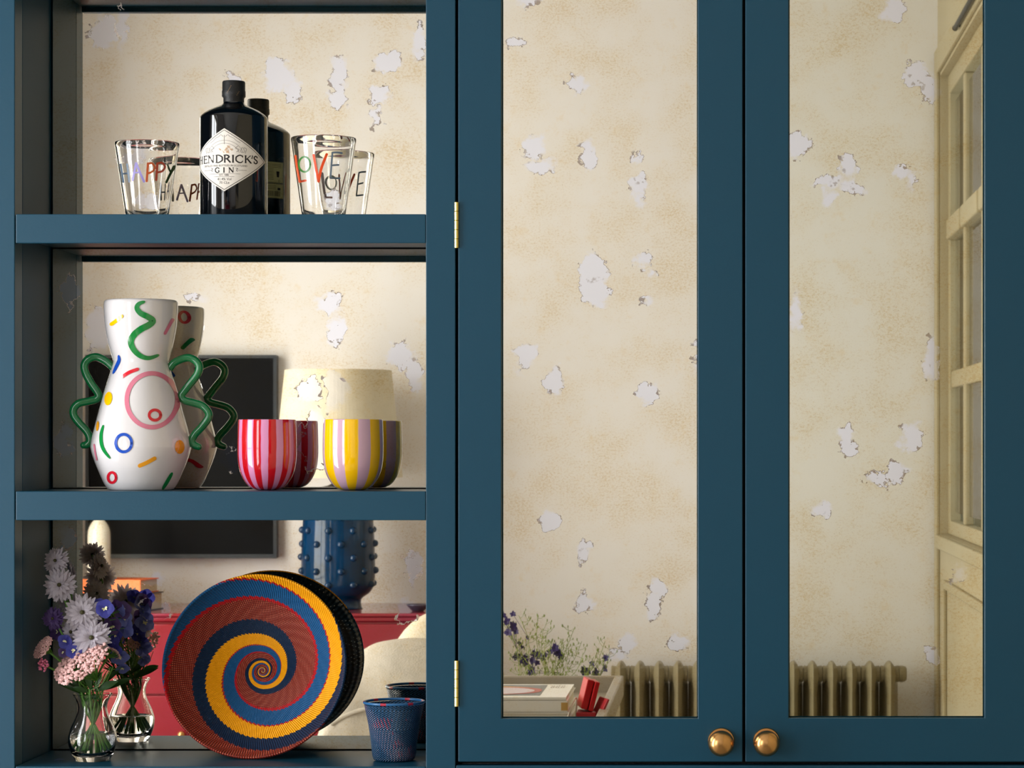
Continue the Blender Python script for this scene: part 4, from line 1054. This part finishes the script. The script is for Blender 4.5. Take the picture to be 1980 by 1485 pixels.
# two books
def book(label, c, w_, d_, h_, rot, cover, pages='c9bba6', marks=False):
    t = thing('book', label, 'book', c); t.rotation_euler = (0, 0, rot)
    mc = mat('book_cover', cover, .35); mp = mat('book_pages', pages, .8, bump=(400, .5))
    def loc(bm, nm, mt):
        me = bpy.data.meshes.new(nm); bmesh.ops.recalc_face_normals(bm, faces=bm.faces[:]); bm.to_mesh(me); bm.free(); me.materials.append(mt)
        o = bpy.data.objects.new(nm, me); COL.objects.link(o); o.parent = t; return o
    th = .0035
    loc(bx(-w_/2, w_/2, -d_/2, d_/2, 0.0003, th), 'back_cover', mc); loc(bx(-w_/2, w_/2, -d_/2, d_/2, h_-th, h_), 'front_cover', mc)
    # the spine faces the mirror (+y)
    bm = B(); n = 6; 
    for k, (ya, yb_) in enumerate([(d_/2-.001, d_/2+.003)]): box(bm, -w_/2, w_/2, ya, yb_, .0003, h_)
    sp = loc(bm, 'spine', mc)
    loc(bx(-w_/2+.005, w_/2-.005, -d_/2+.005, d_/2-.0012, th+.0002, h_-th-.0002), 'page_block', mp)
    if marks:
        loc(bx(w_/2-.035, w_/2-.031, d_/2+.003, d_/2+.0034, h_*.3, h_*.72), 'spine_mark', mat('spine_mark', 'd8d8d8', .6)).parent = sp
    return t
k1y = SB1-.13; S1 = RS(k1y+.05, m_)
hN = 34*S1; hO = 27*S1
def bk_at(px, w_, d_, rot, yn):          # centre so that the near right corner of the spine sits at pixel px
    xn = RX(px, yn, m_); cs, sn = math.cos(rot), math.sin(rot); lx_, ly2 = w_/2, d_/2
    return xn-(lx_*cs-ly2*sn), yn-(lx_*sn+ly2*cs)
a_ = math.radians(13); X_, Y_ = bk_at(276, .25, .17, a_, k1y+.04)
book('thick navy blue book lying under the orange one on the sideboard', (X_, Y_, ztop+.0002), .25, .17, hN, a_, '1c2836', marks=True)
a_ = math.radians(11); X_, Y_ = bk_at(272, .24, .16, a_, k1y+.035)
book('bright orange book on top of the navy one on the sideboard', (X_, Y_, ztop+.0006+hN), .24, .16, hO, a_, 'ef6a1c')

gx, gy = RX(808, SB1-.12, m_), SB1-.12; gs = RS(gy, m_)
t = thing('glass_dish', 'small smoky glass dish at the right end of the sideboard', 'dish', (gx, gy, ztop))
bm = B(); lathe(bm, [(0, ztop+.0003), (11*gs, ztop+.0003), (13*gs, ztop+.004), (22*gs, ztop+.022), (21*gs, ztop+.023), (12*gs, ztop+.007), (0, ztop+.005)], gx, gy, 40)
obj('dish_body', bm, mat('smoky_glass', '7c7486', .05, trans=.8, ior=1.45), t, smooth=True)
bm = B(); tube(bm, [(gx+21.5*gs*math.cos(q), gy+21.5*gs*math.sin(q), ztop+.0235) for q in [2*PI*i/32 for i in range(33)]], .0016, 6)
obj('rim', bm, mat('dish_rim', '4c4652', .2), t, smooth=True)

# armchair
ay = -3.05; as_ = RS(ay, m_)
def cushion(bm, c, sx, sy, sz, e=4., seg=28, M_=None):
    import itertools
    g = bmesh.ops.create_uvsphere(bm, u_segments=seg*2, v_segments=seg, radius=1)
    for v in g['verts']:
        d = v.co.normalized(); k = (abs(d.x)**e+abs(d.y)**e+abs(d.z)**e)**(-1/e)
        q = Vector((d.x*k*sx, d.y*k*sy, d.z*k*sz))
        if M_ is not None: q = M_ @ q
        v.co = q+Vector(c)
# chair turned towards the mirror; its rounded back rises behind the blanket-covered arm
cxw = RX(868, ay-.25, m_)
t = thing('armchair', 'cream boucle armchair with rounded back, seen in the mirror beyond the spiral bowl', 'armchair', (cxw, ay, 0))
zbk = RZ(1178, ay-.3, m_)
bm = B(); cushion(bm, (cxw, ay-.32, zbk-.36), RS(ay-.3, m_)*140, .15, .36, 2.3); obj('backrest', bm, M['wool'], t, smooth=True)
zar = RZ(1246, ay+.05, m_)
xa0, xa1 = RX(630, ay+.05, m_), RX(940, ay+.05, m_)
bm = B(); cushion(bm, ((xa0+xa1)/2, ay+.05, .37), (xa1-xa0)/2, .32, .20, 4); obj('seat_cushion', bm, M['wool'], t, smooth=True)
bm = B(); box(bm, xa0+.02, xa1-.02, ay-.28, ay+.34, .12, .30); obj('seat_frame', bm, M['wool'], t, bevel=.03, seg=3)
for xx in (xa0+.07, xa1-.07):
    for yy in (ay-.2, ay+.26):
        bm = B(); lathe(bm, [(0, 0), (.016, 0), (.024, .13), (0, .13)], xx, yy, 16); obj('leg', bm, M['black'], t, smooth=True)
# wide arm nearest the mirror
ax0 = RX(610, ay+.32, m_); axm = RX(800, ay+.32, m_)
bm = B(); z_t = RZ(1252, ay+.30, m_); cushion(bm, (axm-.03, ay+.31, z_t-.33), RS(ay+.31, m_)*135, .13, .33, 2.6); obj('armrest', bm, M['wool'], t, smooth=True)
# woven throw draped over the arm: follows it as a hanging cloth
def throw():
    y0 = ay+.31; s = RS(y0+.14, m_); bm = B(); nx, nz = 60, 40; rows = []
    top = [(596, 1440), (625, 1360), (660, 1290), (700, 1255), (740, 1243), (790, 1239), (830, 1244), (860, 1256), (890, 1285), (912, 1350), (925, 1440)]
    tp = cr(top, 6); 
    zbot = .36
    for p in tp:
        x = RX(p.x, y0+.14, m_); zt = RZ(p.y, y0+.10, m_); row = []
        # over the arm: back side, crest, front side down
        for j in range(nz+1):
            q = j/nz
            if q < .25:
                a = PI*(1-q/.25)*.5+PI/2; a = PI-(q/.25)*PI/2
                yy = y0+.012+.145*math.cos(a); zz = zt-.03+.03*math.sin(a)
            else:
                f = (q-.25)/.75; a = max(0, PI/2-f*8); 
                yy = y0+.012+.145*math.cos(a)+.035*f; zz = zt-.03+.03*math.sin(a)-(zt-zbot)*f*(1 if f > .0 else 0)
            yy += .006*math.sin(x*34+zz*9)+.004*math.sin(x*71)*(q)
            row.append(bm.verts.new((x, yy, max(zz, zbot))))
        rows.append(row)
    for a, b in zip(rows, rows[1:]):
        for j in range(nz): bm.faces.new((a[j], b[j], b[j+1], a[j+1]))
    o = obj('throw', bm, M['throw'], None, smooth=True, origin=((ax0+axm)/2, y0, .4))
    sd = o.modifiers.new('thickness', 'SOLIDIFY'); sd.thickness = .008
    bm = B(); tube(bm, cr([(RX(a_, y0+.17, m_), y0+.172, RZ(b_, y0+.17, m_)) for a_, b_ in ((640, 1400), (670, 1383), (705, 1371), (760, 1366), (830, 1370), (890, 1385))], 6), .006, 8); obj('seam', bm, M['throw'], o, smooth=True)
    tag(o, 'white woven throw draped over the near arm of the cream armchair', 'blanket')
throw()

# radiator under the wall
ry = YB+.16; m_ = MD_; rs = RS(ry, m_)
zr = RZ(1279, ry, m_)
rxl = RX(1188, ry, m_); rxr = RX(1740, ry, m_); pitch = (RX(1727.4-12, ry, m_)-RX(1226.7+6, ry, m_))/13
t = thing('radiator', 'olive grey cast iron column radiator on the wall, seen in the door mirrors', 'radiator', ((rxl+rxr)/2, ry, 0))
def section():
    bm = B(); w2 = .0135; d2 = .066; zz0 = .10; zt = zr
    # vertical column with a ridged nose: hexagonal plan, shoulders that swell towards the hub
    def ring(z, w_, d_, ridge):
        return [bm.verts.new(p) for p in ((0, d_+ridge, z), (w_, d_*.6, z), (w_, d_*.3, z), (.0342 if .12 < z < zr-.07 else w_, -d_, z), (-.0342 if .12 < z < zr-.07 else -w_, -d_, z), (-w_, d_*.3, z), (-w_, d_*.6, z))]
    zs = [(zz0, w2*.7, d2*.7), (zz0+.02, w2*1.25, d2), (zz0+.075, w2*1.25, d2), (zz0+.10, w2, d2*.95), (zt-.11, w2, d2*.95), (zt-.085, w2*1.15, d2), (zt-.05, w2*1.5, d2), (zt-.02, w2*1.3, d2*.92), (zt-.006, w2*.7, d2*.8), (zt, w2*.25, d2*.62)]
    rings = [ring(z, a, b, .010) for z, a, b in zs]
    for a, b in zip(rings, rings[1:]):
        for i in range(7): bm.faces.new((a[i], a[(i+1) % 7], b[(i+1) % 7], b[i]))
    bm.faces.new(rings[0][::-1]); bm.faces.new(rings[-1])
    h = pitch/2-.0006
    for z in (zt-.044, zz0+.045):
        Mt = Matrix.Translation((0, 0, z)) @ Matrix.Rotation(PI/2, 4, 'Y')
        lathe(bm, [(0, -h), (.029, -h), (.030, -h+.003), (.027, -w2), (.027, w2), (.030, h-.003), (.029, h), (0, h)], 0, 0, 20, Mt)
    bmesh.ops.recalc_face_normals(bm, faces=bm.faces[:])
    me = bpy.data.meshes.new('section'); bm.to_mesh(me); bm.free(); me.materials.append(M['rad'])
    return me
me = section(); n = 15; xlast = RX(1720, ry, m_)
for i in range(n):
    o = bpy.data.objects.new('section', me); COL.objects.link(o); o.parent = t
    o.location = Vector((xlast-pitch*i, ry, 0))-t.location
    b = o.modifiers.new('bevel', 'BEVEL'); b.width = .004; b.segments = 2
bm = B()
Mt = Matrix.Translation((xlast+pitch/2, ry, zr-.044)) @ Matrix.Rotation(PI/2, 4, 'Y')
lathe(bm, [(0, 0), (.029, 0), (.0295, .012), (.027, .020), (.022, .026), (0, .027)], 0, 0, 24, Mt); obj('end_cap', bm, M['rad'], t, smooth=False)
for xx in (xlast, xlast-pitch*(n-1)):
    obj('foot', bx(xx-.02, xx+.02, ry-.05, ry+.05, 0, .105), M['rad'], t, bevel=.006)

# tray table with magazines and a red box
y1, y2 = -1.90, -.80
zt = RZ(1306, y1, m_)
tx1 = RX(1206, y1, m_); tx0 = -.62
M['tray'] = mat('grey_tray', '9a9184', .4, var=(12, .08))
t = thing('tray_table', 'grey tray-topped table with raised rim, seen low in the left door mirror', 'table', ((tx0+tx1)/2, (y1+y2)/2, 0))
obj('tray_bottom', bx(tx0+.02, tx1-.02, y1+.02, y2-.02, zt-.050, zt-.038), M['tray'], t)
for c in ((tx0, tx1, y1, y1+.02), (tx0, tx1, y2-.02, y2)): obj('tray_rim', bx(*c, zt-.05, zt), M['tray'], t, bevel=.004)
for c in ((tx0, tx0+.02, y1+.0203, y2-.0203), (tx1-.022, tx1, y1+.0203, y2-.0203)): obj('tray_rim', bx(*c, zt-.05, zt), M['tray'], t, bevel=.004)
obj('apron', bx(tx0+.04, tx1-.04, y1+.04, y2-.04, zt-.11, zt-.0505), M['tray'], t)
for xx in (tx0+.04, tx1-.08):
    for yy in (y1+.04, y2-.08): obj('leg', bx(xx, xx+.04, yy, yy+.04, 0, zt-.1105), M['tray'], t, bevel=.003)
zf = zt-.0378
mw = mat('magazine_white', 'f4f1ec', .35); mpg = mat('magazine_pages', 'ece6da', .7, bump=(500, .5))
ye = -1.13                                # edge facing the mirror
xm1 = RX(1100, ye, m_); xm0 = -.592
hts = [.020, .010, .024, .007]
labs = ['thick white book at the bottom of the stack on the tray', 'thin white magazine second from the bottom of the tray stack', 'white book with cream spine end, second from top on the tray', 'white picture book with a colourful cover on top of the tray stack']
z = zf
zs_top = RZ(1348, ye, m_); tot = zs_top-zf; k_ = tot/sum(hts)
for i, h in enumerate(hts):
    h *= k_; o_ = (0.004, .0, -.003, -.006)[i]
    tt = thing('book', labs[i], 'book', ((xm0+xm1)/2, ye-.144, z), None)
    obj('page_block', bx(xm0+.003, xm1-.004+o_, ye-.285, ye-.003, z+.0026, z+h-.0026), mpg, tt)
    obj('back_cover', bx(xm0, xm1+o_, ye-.288, ye, z+.0004, z+.0024), mw, tt); fc_ = obj('front_cover', bx(xm0, xm1+o_, ye-.288, ye, z+h-.0024, z+h-.0002), mw, tt)
    if i != 1: obj('spine', bx(xm0, xm1+o_, ye-.0026, ye+.0008, z+.0025, z+h-.0025), mw, tt)
    if i == 2: obj('spine_end', bx(xm1-.016, xm1-.002, ye+.0009, ye+.0013, z+.004, z+h-.004), mat('tan_print', 'c9a05c', .6), tt)
    if i == 3:
        def pf(u, v): return Vector((u, v, z+h+.0003))
        bm = bx(xm0+.02, xm1-.062, ye-.268, ye-.034, z+h-.0001, z+h+.0002); obj('cover_picture', bm, mat('cover_grey', '6c6f70', .35), fc_)
        for cc, (u, v, a, b) in (('d9a028', (-.160, -.140, .090, .092)), ('b9493a', (-.140, -.135, .078, .080)), ('d8c8d0', (-.160, -.13, .080, .072)), ('8a78b8', (-.235, -.15, .022, .06))):
            bm = B(); lay = {'d9a028': .0005, 'b9493a': .0007, 'd8c8d0': .0009, '8a78b8': .0011}[cc]
            blob(bm, xm1+u+.0, ye+v, a, b, lambda u_, v_, l_=lay: Vector((max(xm0+.022, min(u_, xm1-.066)), v_, z+h+l_)), 28, 2); obj('cover_shape', bm, mat('print_'+cc, cc, .35), fc_)
        bm = B()
        for r_ in range(2):
            for q in range(3): ribbon(bm, ring_(xm1-.048+q*.011, ye-.24+r_*.03, .003, .010, 10), .0014, lambda u_, v_: Vector((u_, v_, z+h+.0004)))
        obj('cover_title', bm, mat('title_brown', '8a6a4c', .6), fc_)
    z += h
# red box standing open
rx = RX(1137, ye-.02, m_); mr = mat('red_box', 'c01018', .35); mr2 = mat('red_box_inside', 'a8242e', .5)
t = thing('card_box', 'small bright red box standing open on the tray beside the books', 'box', (rx, ye-.02, zf))
s_ = RS(ye-.02, m_)
bm = B(); obox(bm, (rx-.007, ye-.05, zf+.066), .014, .075, .062, (0, math.radians(14), math.radians(-10))); obj('box_lid', bm, mr, t, bevel=.002)
bm = B(); obox(bm, (rx+.0075, ye-.045, zf+.062), .010, .070, .062, (0, math.radians(14), math.radians(-10))); obj('box_front', bm, mr, t, bevel=.002)
bm = B(); obox(bm, (rx+.024, ye-.02, zf+.036), .005, .065, .05, (0, math.radians(26), math.radians(-18))); obj('box_flap', bm, mr2, t, bevel=.002)
bm = B(); box(bm, rx-.024, rx+.017, ye-.07, ye-.005, zf+.0004, zf+.03); obj('box_base', bm, mr2, t, bevel=.002)
# reading glasses case: pale rounded slab leaning left of the red box
t = thing('glass_holder', 'pale translucent curved holder between the books and the red box', 'holder', (rx-.05, ye-.01, zf))
bm = B(); tube(bm, cr([(rx-.045, ye+.03, zf+.002), (rx-.038, ye+.0, zf+.03), (rx-.028, ye-.03, zf+.055), (rx-.024, ye-.035, zf+.05), (rx-.027, ye-.02, zf+.004)], 5), .0016, 8)
obj('wire_edge', bm, M['ceram'], t, smooth=True)

# larkspur in a jug behind the tray
M['lark'] = mat('larkspur_violet', '2c1c58', .5, var=(60, .3)); M['lgreen'] = mat('larkspur_green', '7c8a3c', .5, var=(60, .4))
ly_ = -2.25
def larkspur():
    s = RS(ly_, m_); Q = lambda px, py, dy=0.: Vector((RX(px, ly_+dy, m_), ly_+dy, RZ(py, ly_+dy, m_)))
    base = Q(1050, 1440); zj = base.z
    j = thing('flower_jug', 'grey stoneware jug on a small stand behind the tray table, holding larkspur', 'jug', (base.x, ly_, zj-.16))
    bm = B(); lathe(bm, [(0, zj-.16), (.05, zj-.16), (.075, zj-.10), (.07, zj-.03), (.045, zj+.01), (.05, zj+.03), (.046, zj+.03), (.041, zj+.01), (.06, zj-.04), (0, zj-.14)], base.x, ly_, 40); obj('body', bm, mat('stoneware', '77736c', .5, var=(20, .1)), j, smooth=True)
    st = thing('plant_stand', 'round wooden stand on three legs under the larkspur jug', 'stand', (base.x, ly_, 0))
    bm = B(); lathe(bm, [(0, zj-.185), (.13, zj-.185), (.133, zj-.178), (.13, zj-.1603), (0, zj-.1603)], base.x, ly_, 48); obj('stand_top', bm, mat('stand_wood', '6a4a30', .4, var=(14, .2)), st)
    for i in range(3):
        a = 2*PI*i/3+.4; bm = B(); tube(bm, [(base.x+.09*math.cos(a), ly_+.09*math.sin(a), zj-.186), (base.x+.15*math.cos(a), ly_+.15*math.sin(a), .012)], [.013, .010], 10); obj('leg', bm, bpy.data.materials['stand_wood'], st, smooth=True)
    r = random.Random(5)
    tips = [(975, 1200), (1003, 1190), (985, 1215), (1041, 1190), (1060, 1215), (1066, 1240), (1110, 1216), (1050, 1215), (1085, 1235), (1100, 1250), (1170, 1240), (1168, 1285), (1128, 1262), (1148, 1270), (1020, 1240), (1075, 1255), (1180, 1262), (1000, 1255), (1125, 1240), (1035, 1262), (1090, 1270), (1155, 1290)]
    fl = {0: [(973, 1190, 7), (993, 1207, 5)], 1: [(992, 1188, 6)], 2: [(980, 1202, 8), (992, 1212, 9), (983, 1223, 9), (998, 1221, 6)], 8: [(1074, 1253, 9), (1078, 1263, 9), (1065, 1260, 7), (1084, 1270, 7)], 14: [(1033, 1264, 8), (1043, 1268, 9), (1048, 1272, 7), (1055, 1267, 6), (1018, 1268, 5)], 19: [(1015, 1280, 9), (1014, 1272, 6), (1030, 1277, 8), (1038, 1282, 6)], 17: [(998, 1270, 8), (1009, 1251, 4), (1004, 1244, 4), (1020, 1233, 4)], 11: [(1172, 1273, 7), (1145, 1282, 6), (1170, 1292, 7)], 21: [(1128, 1298, 9), (1138, 1300, 7), (1152, 1300, 8)], 20: [(1029, 1296, 8), (1025, 1302, 6)]}
    for i, (px, py) in enumerate(tips):
        dy = r.uniform(-.07, .07); tip = Q(px, py, dy); b = Vector((base.x+r.uniform(-.025, .025), ly_+r.uniform(-.025, .025), zj-.03))
        t = thing('larkspur_stem', 'thin larkspur stem with small green buds and violet flowers above the tray', 'flower', tuple(b), 'larkspur stems behind the tray')
        mid = b.lerp(tip, .45)+Vector((r.uniform(-.03, .03), 0, r.uniform(0, .04)))
        path = cr([b, mid, b.lerp(tip, .8)+Vector((r.uniform(-.012, .012), 0, 0)), tip], 6); bm = B(); tube(bm, path, .0008, 5)
        bud = B()
        for k in range(11):
            p = path[min(len(path)-1, 7+k)]; d = Vector((r.uniform(-1, 1), r.uniform(-.6, .6), r.uniform(.1, 1))).normalized()*r.uniform(.010, .034)
            e = p+d; tube(bm, [p, p+d*.6+Vector((0, 0, -.004)), e], .0005, 4)
            sphere(bud, e, .0023, 1, sx=.7, sy=.7, sz=1.9)
            if r.random() < .7:
                e2 = p+d*.6+Vector((r.uniform(-1, 1), 0, r.uniform(0, 1)))*.016; tube(bm, [p+d*.6, e2], .0004, 4); sphere(bud, e2, .002, 1, sx=.7, sy=.7, sz=1.9)
        obj('stem', bm, M['lgreen'], t, smooth=True); obj('buds', bud, M['lgreen'], t, smooth=True)
        for (fx, fy, rp) in fl.get(i, []):
            c = Q(fx, fy, dy); rr = rp*s*1.15; bm = B(); nr = (r.uniform(-.5, .5), 1, r.uniform(-.3, .5))
            for q in range(5): petal(bm, c, frame(nr, 2*PI*q/5+r.uniform(-.3, .3)), 0, rr*r.uniform(.7, 1.1), rr*.75, rr*.2, n=3)
            petal(bm, c, frame((.2, -1, .1), PI/2), 0, rr*1.2, rr*.25, rr*.3, n=2)
            tube(bm, [c, path[min(len(path)-1, 13)]], .0005, 4)
            obj('flower', bm, M['lark'], t, smooth=False)
larkspur()
# curtain pole over the right-hand window
px_, pz = RX(1847, -4.15, MD_), RZ(54, -4.15, MD_)
t = thing('curtain_pole', 'dark metal pole fixed above the glazed opening, top right in the mirror', 'pole', (px_, -3.6, pz))
bm = B(); tube(bm, [(px_, -4.15, pz), (px_, -3.0, pz)], .008, 14); obj('rod', bm, M['black'], t, smooth=True)
for yy in (-4.1, -3.1):
    bm = B(); tube(bm, [(px_, yy, pz), (XR-.0005, yy, pz)], .006, 8); obj('bracket', bm, M['black'], t, smooth=True)
bm = B(); sphere(bm, (px_, -4.153, pz), .010, 2); obj('finial', bm, M['black'], t, smooth=True)
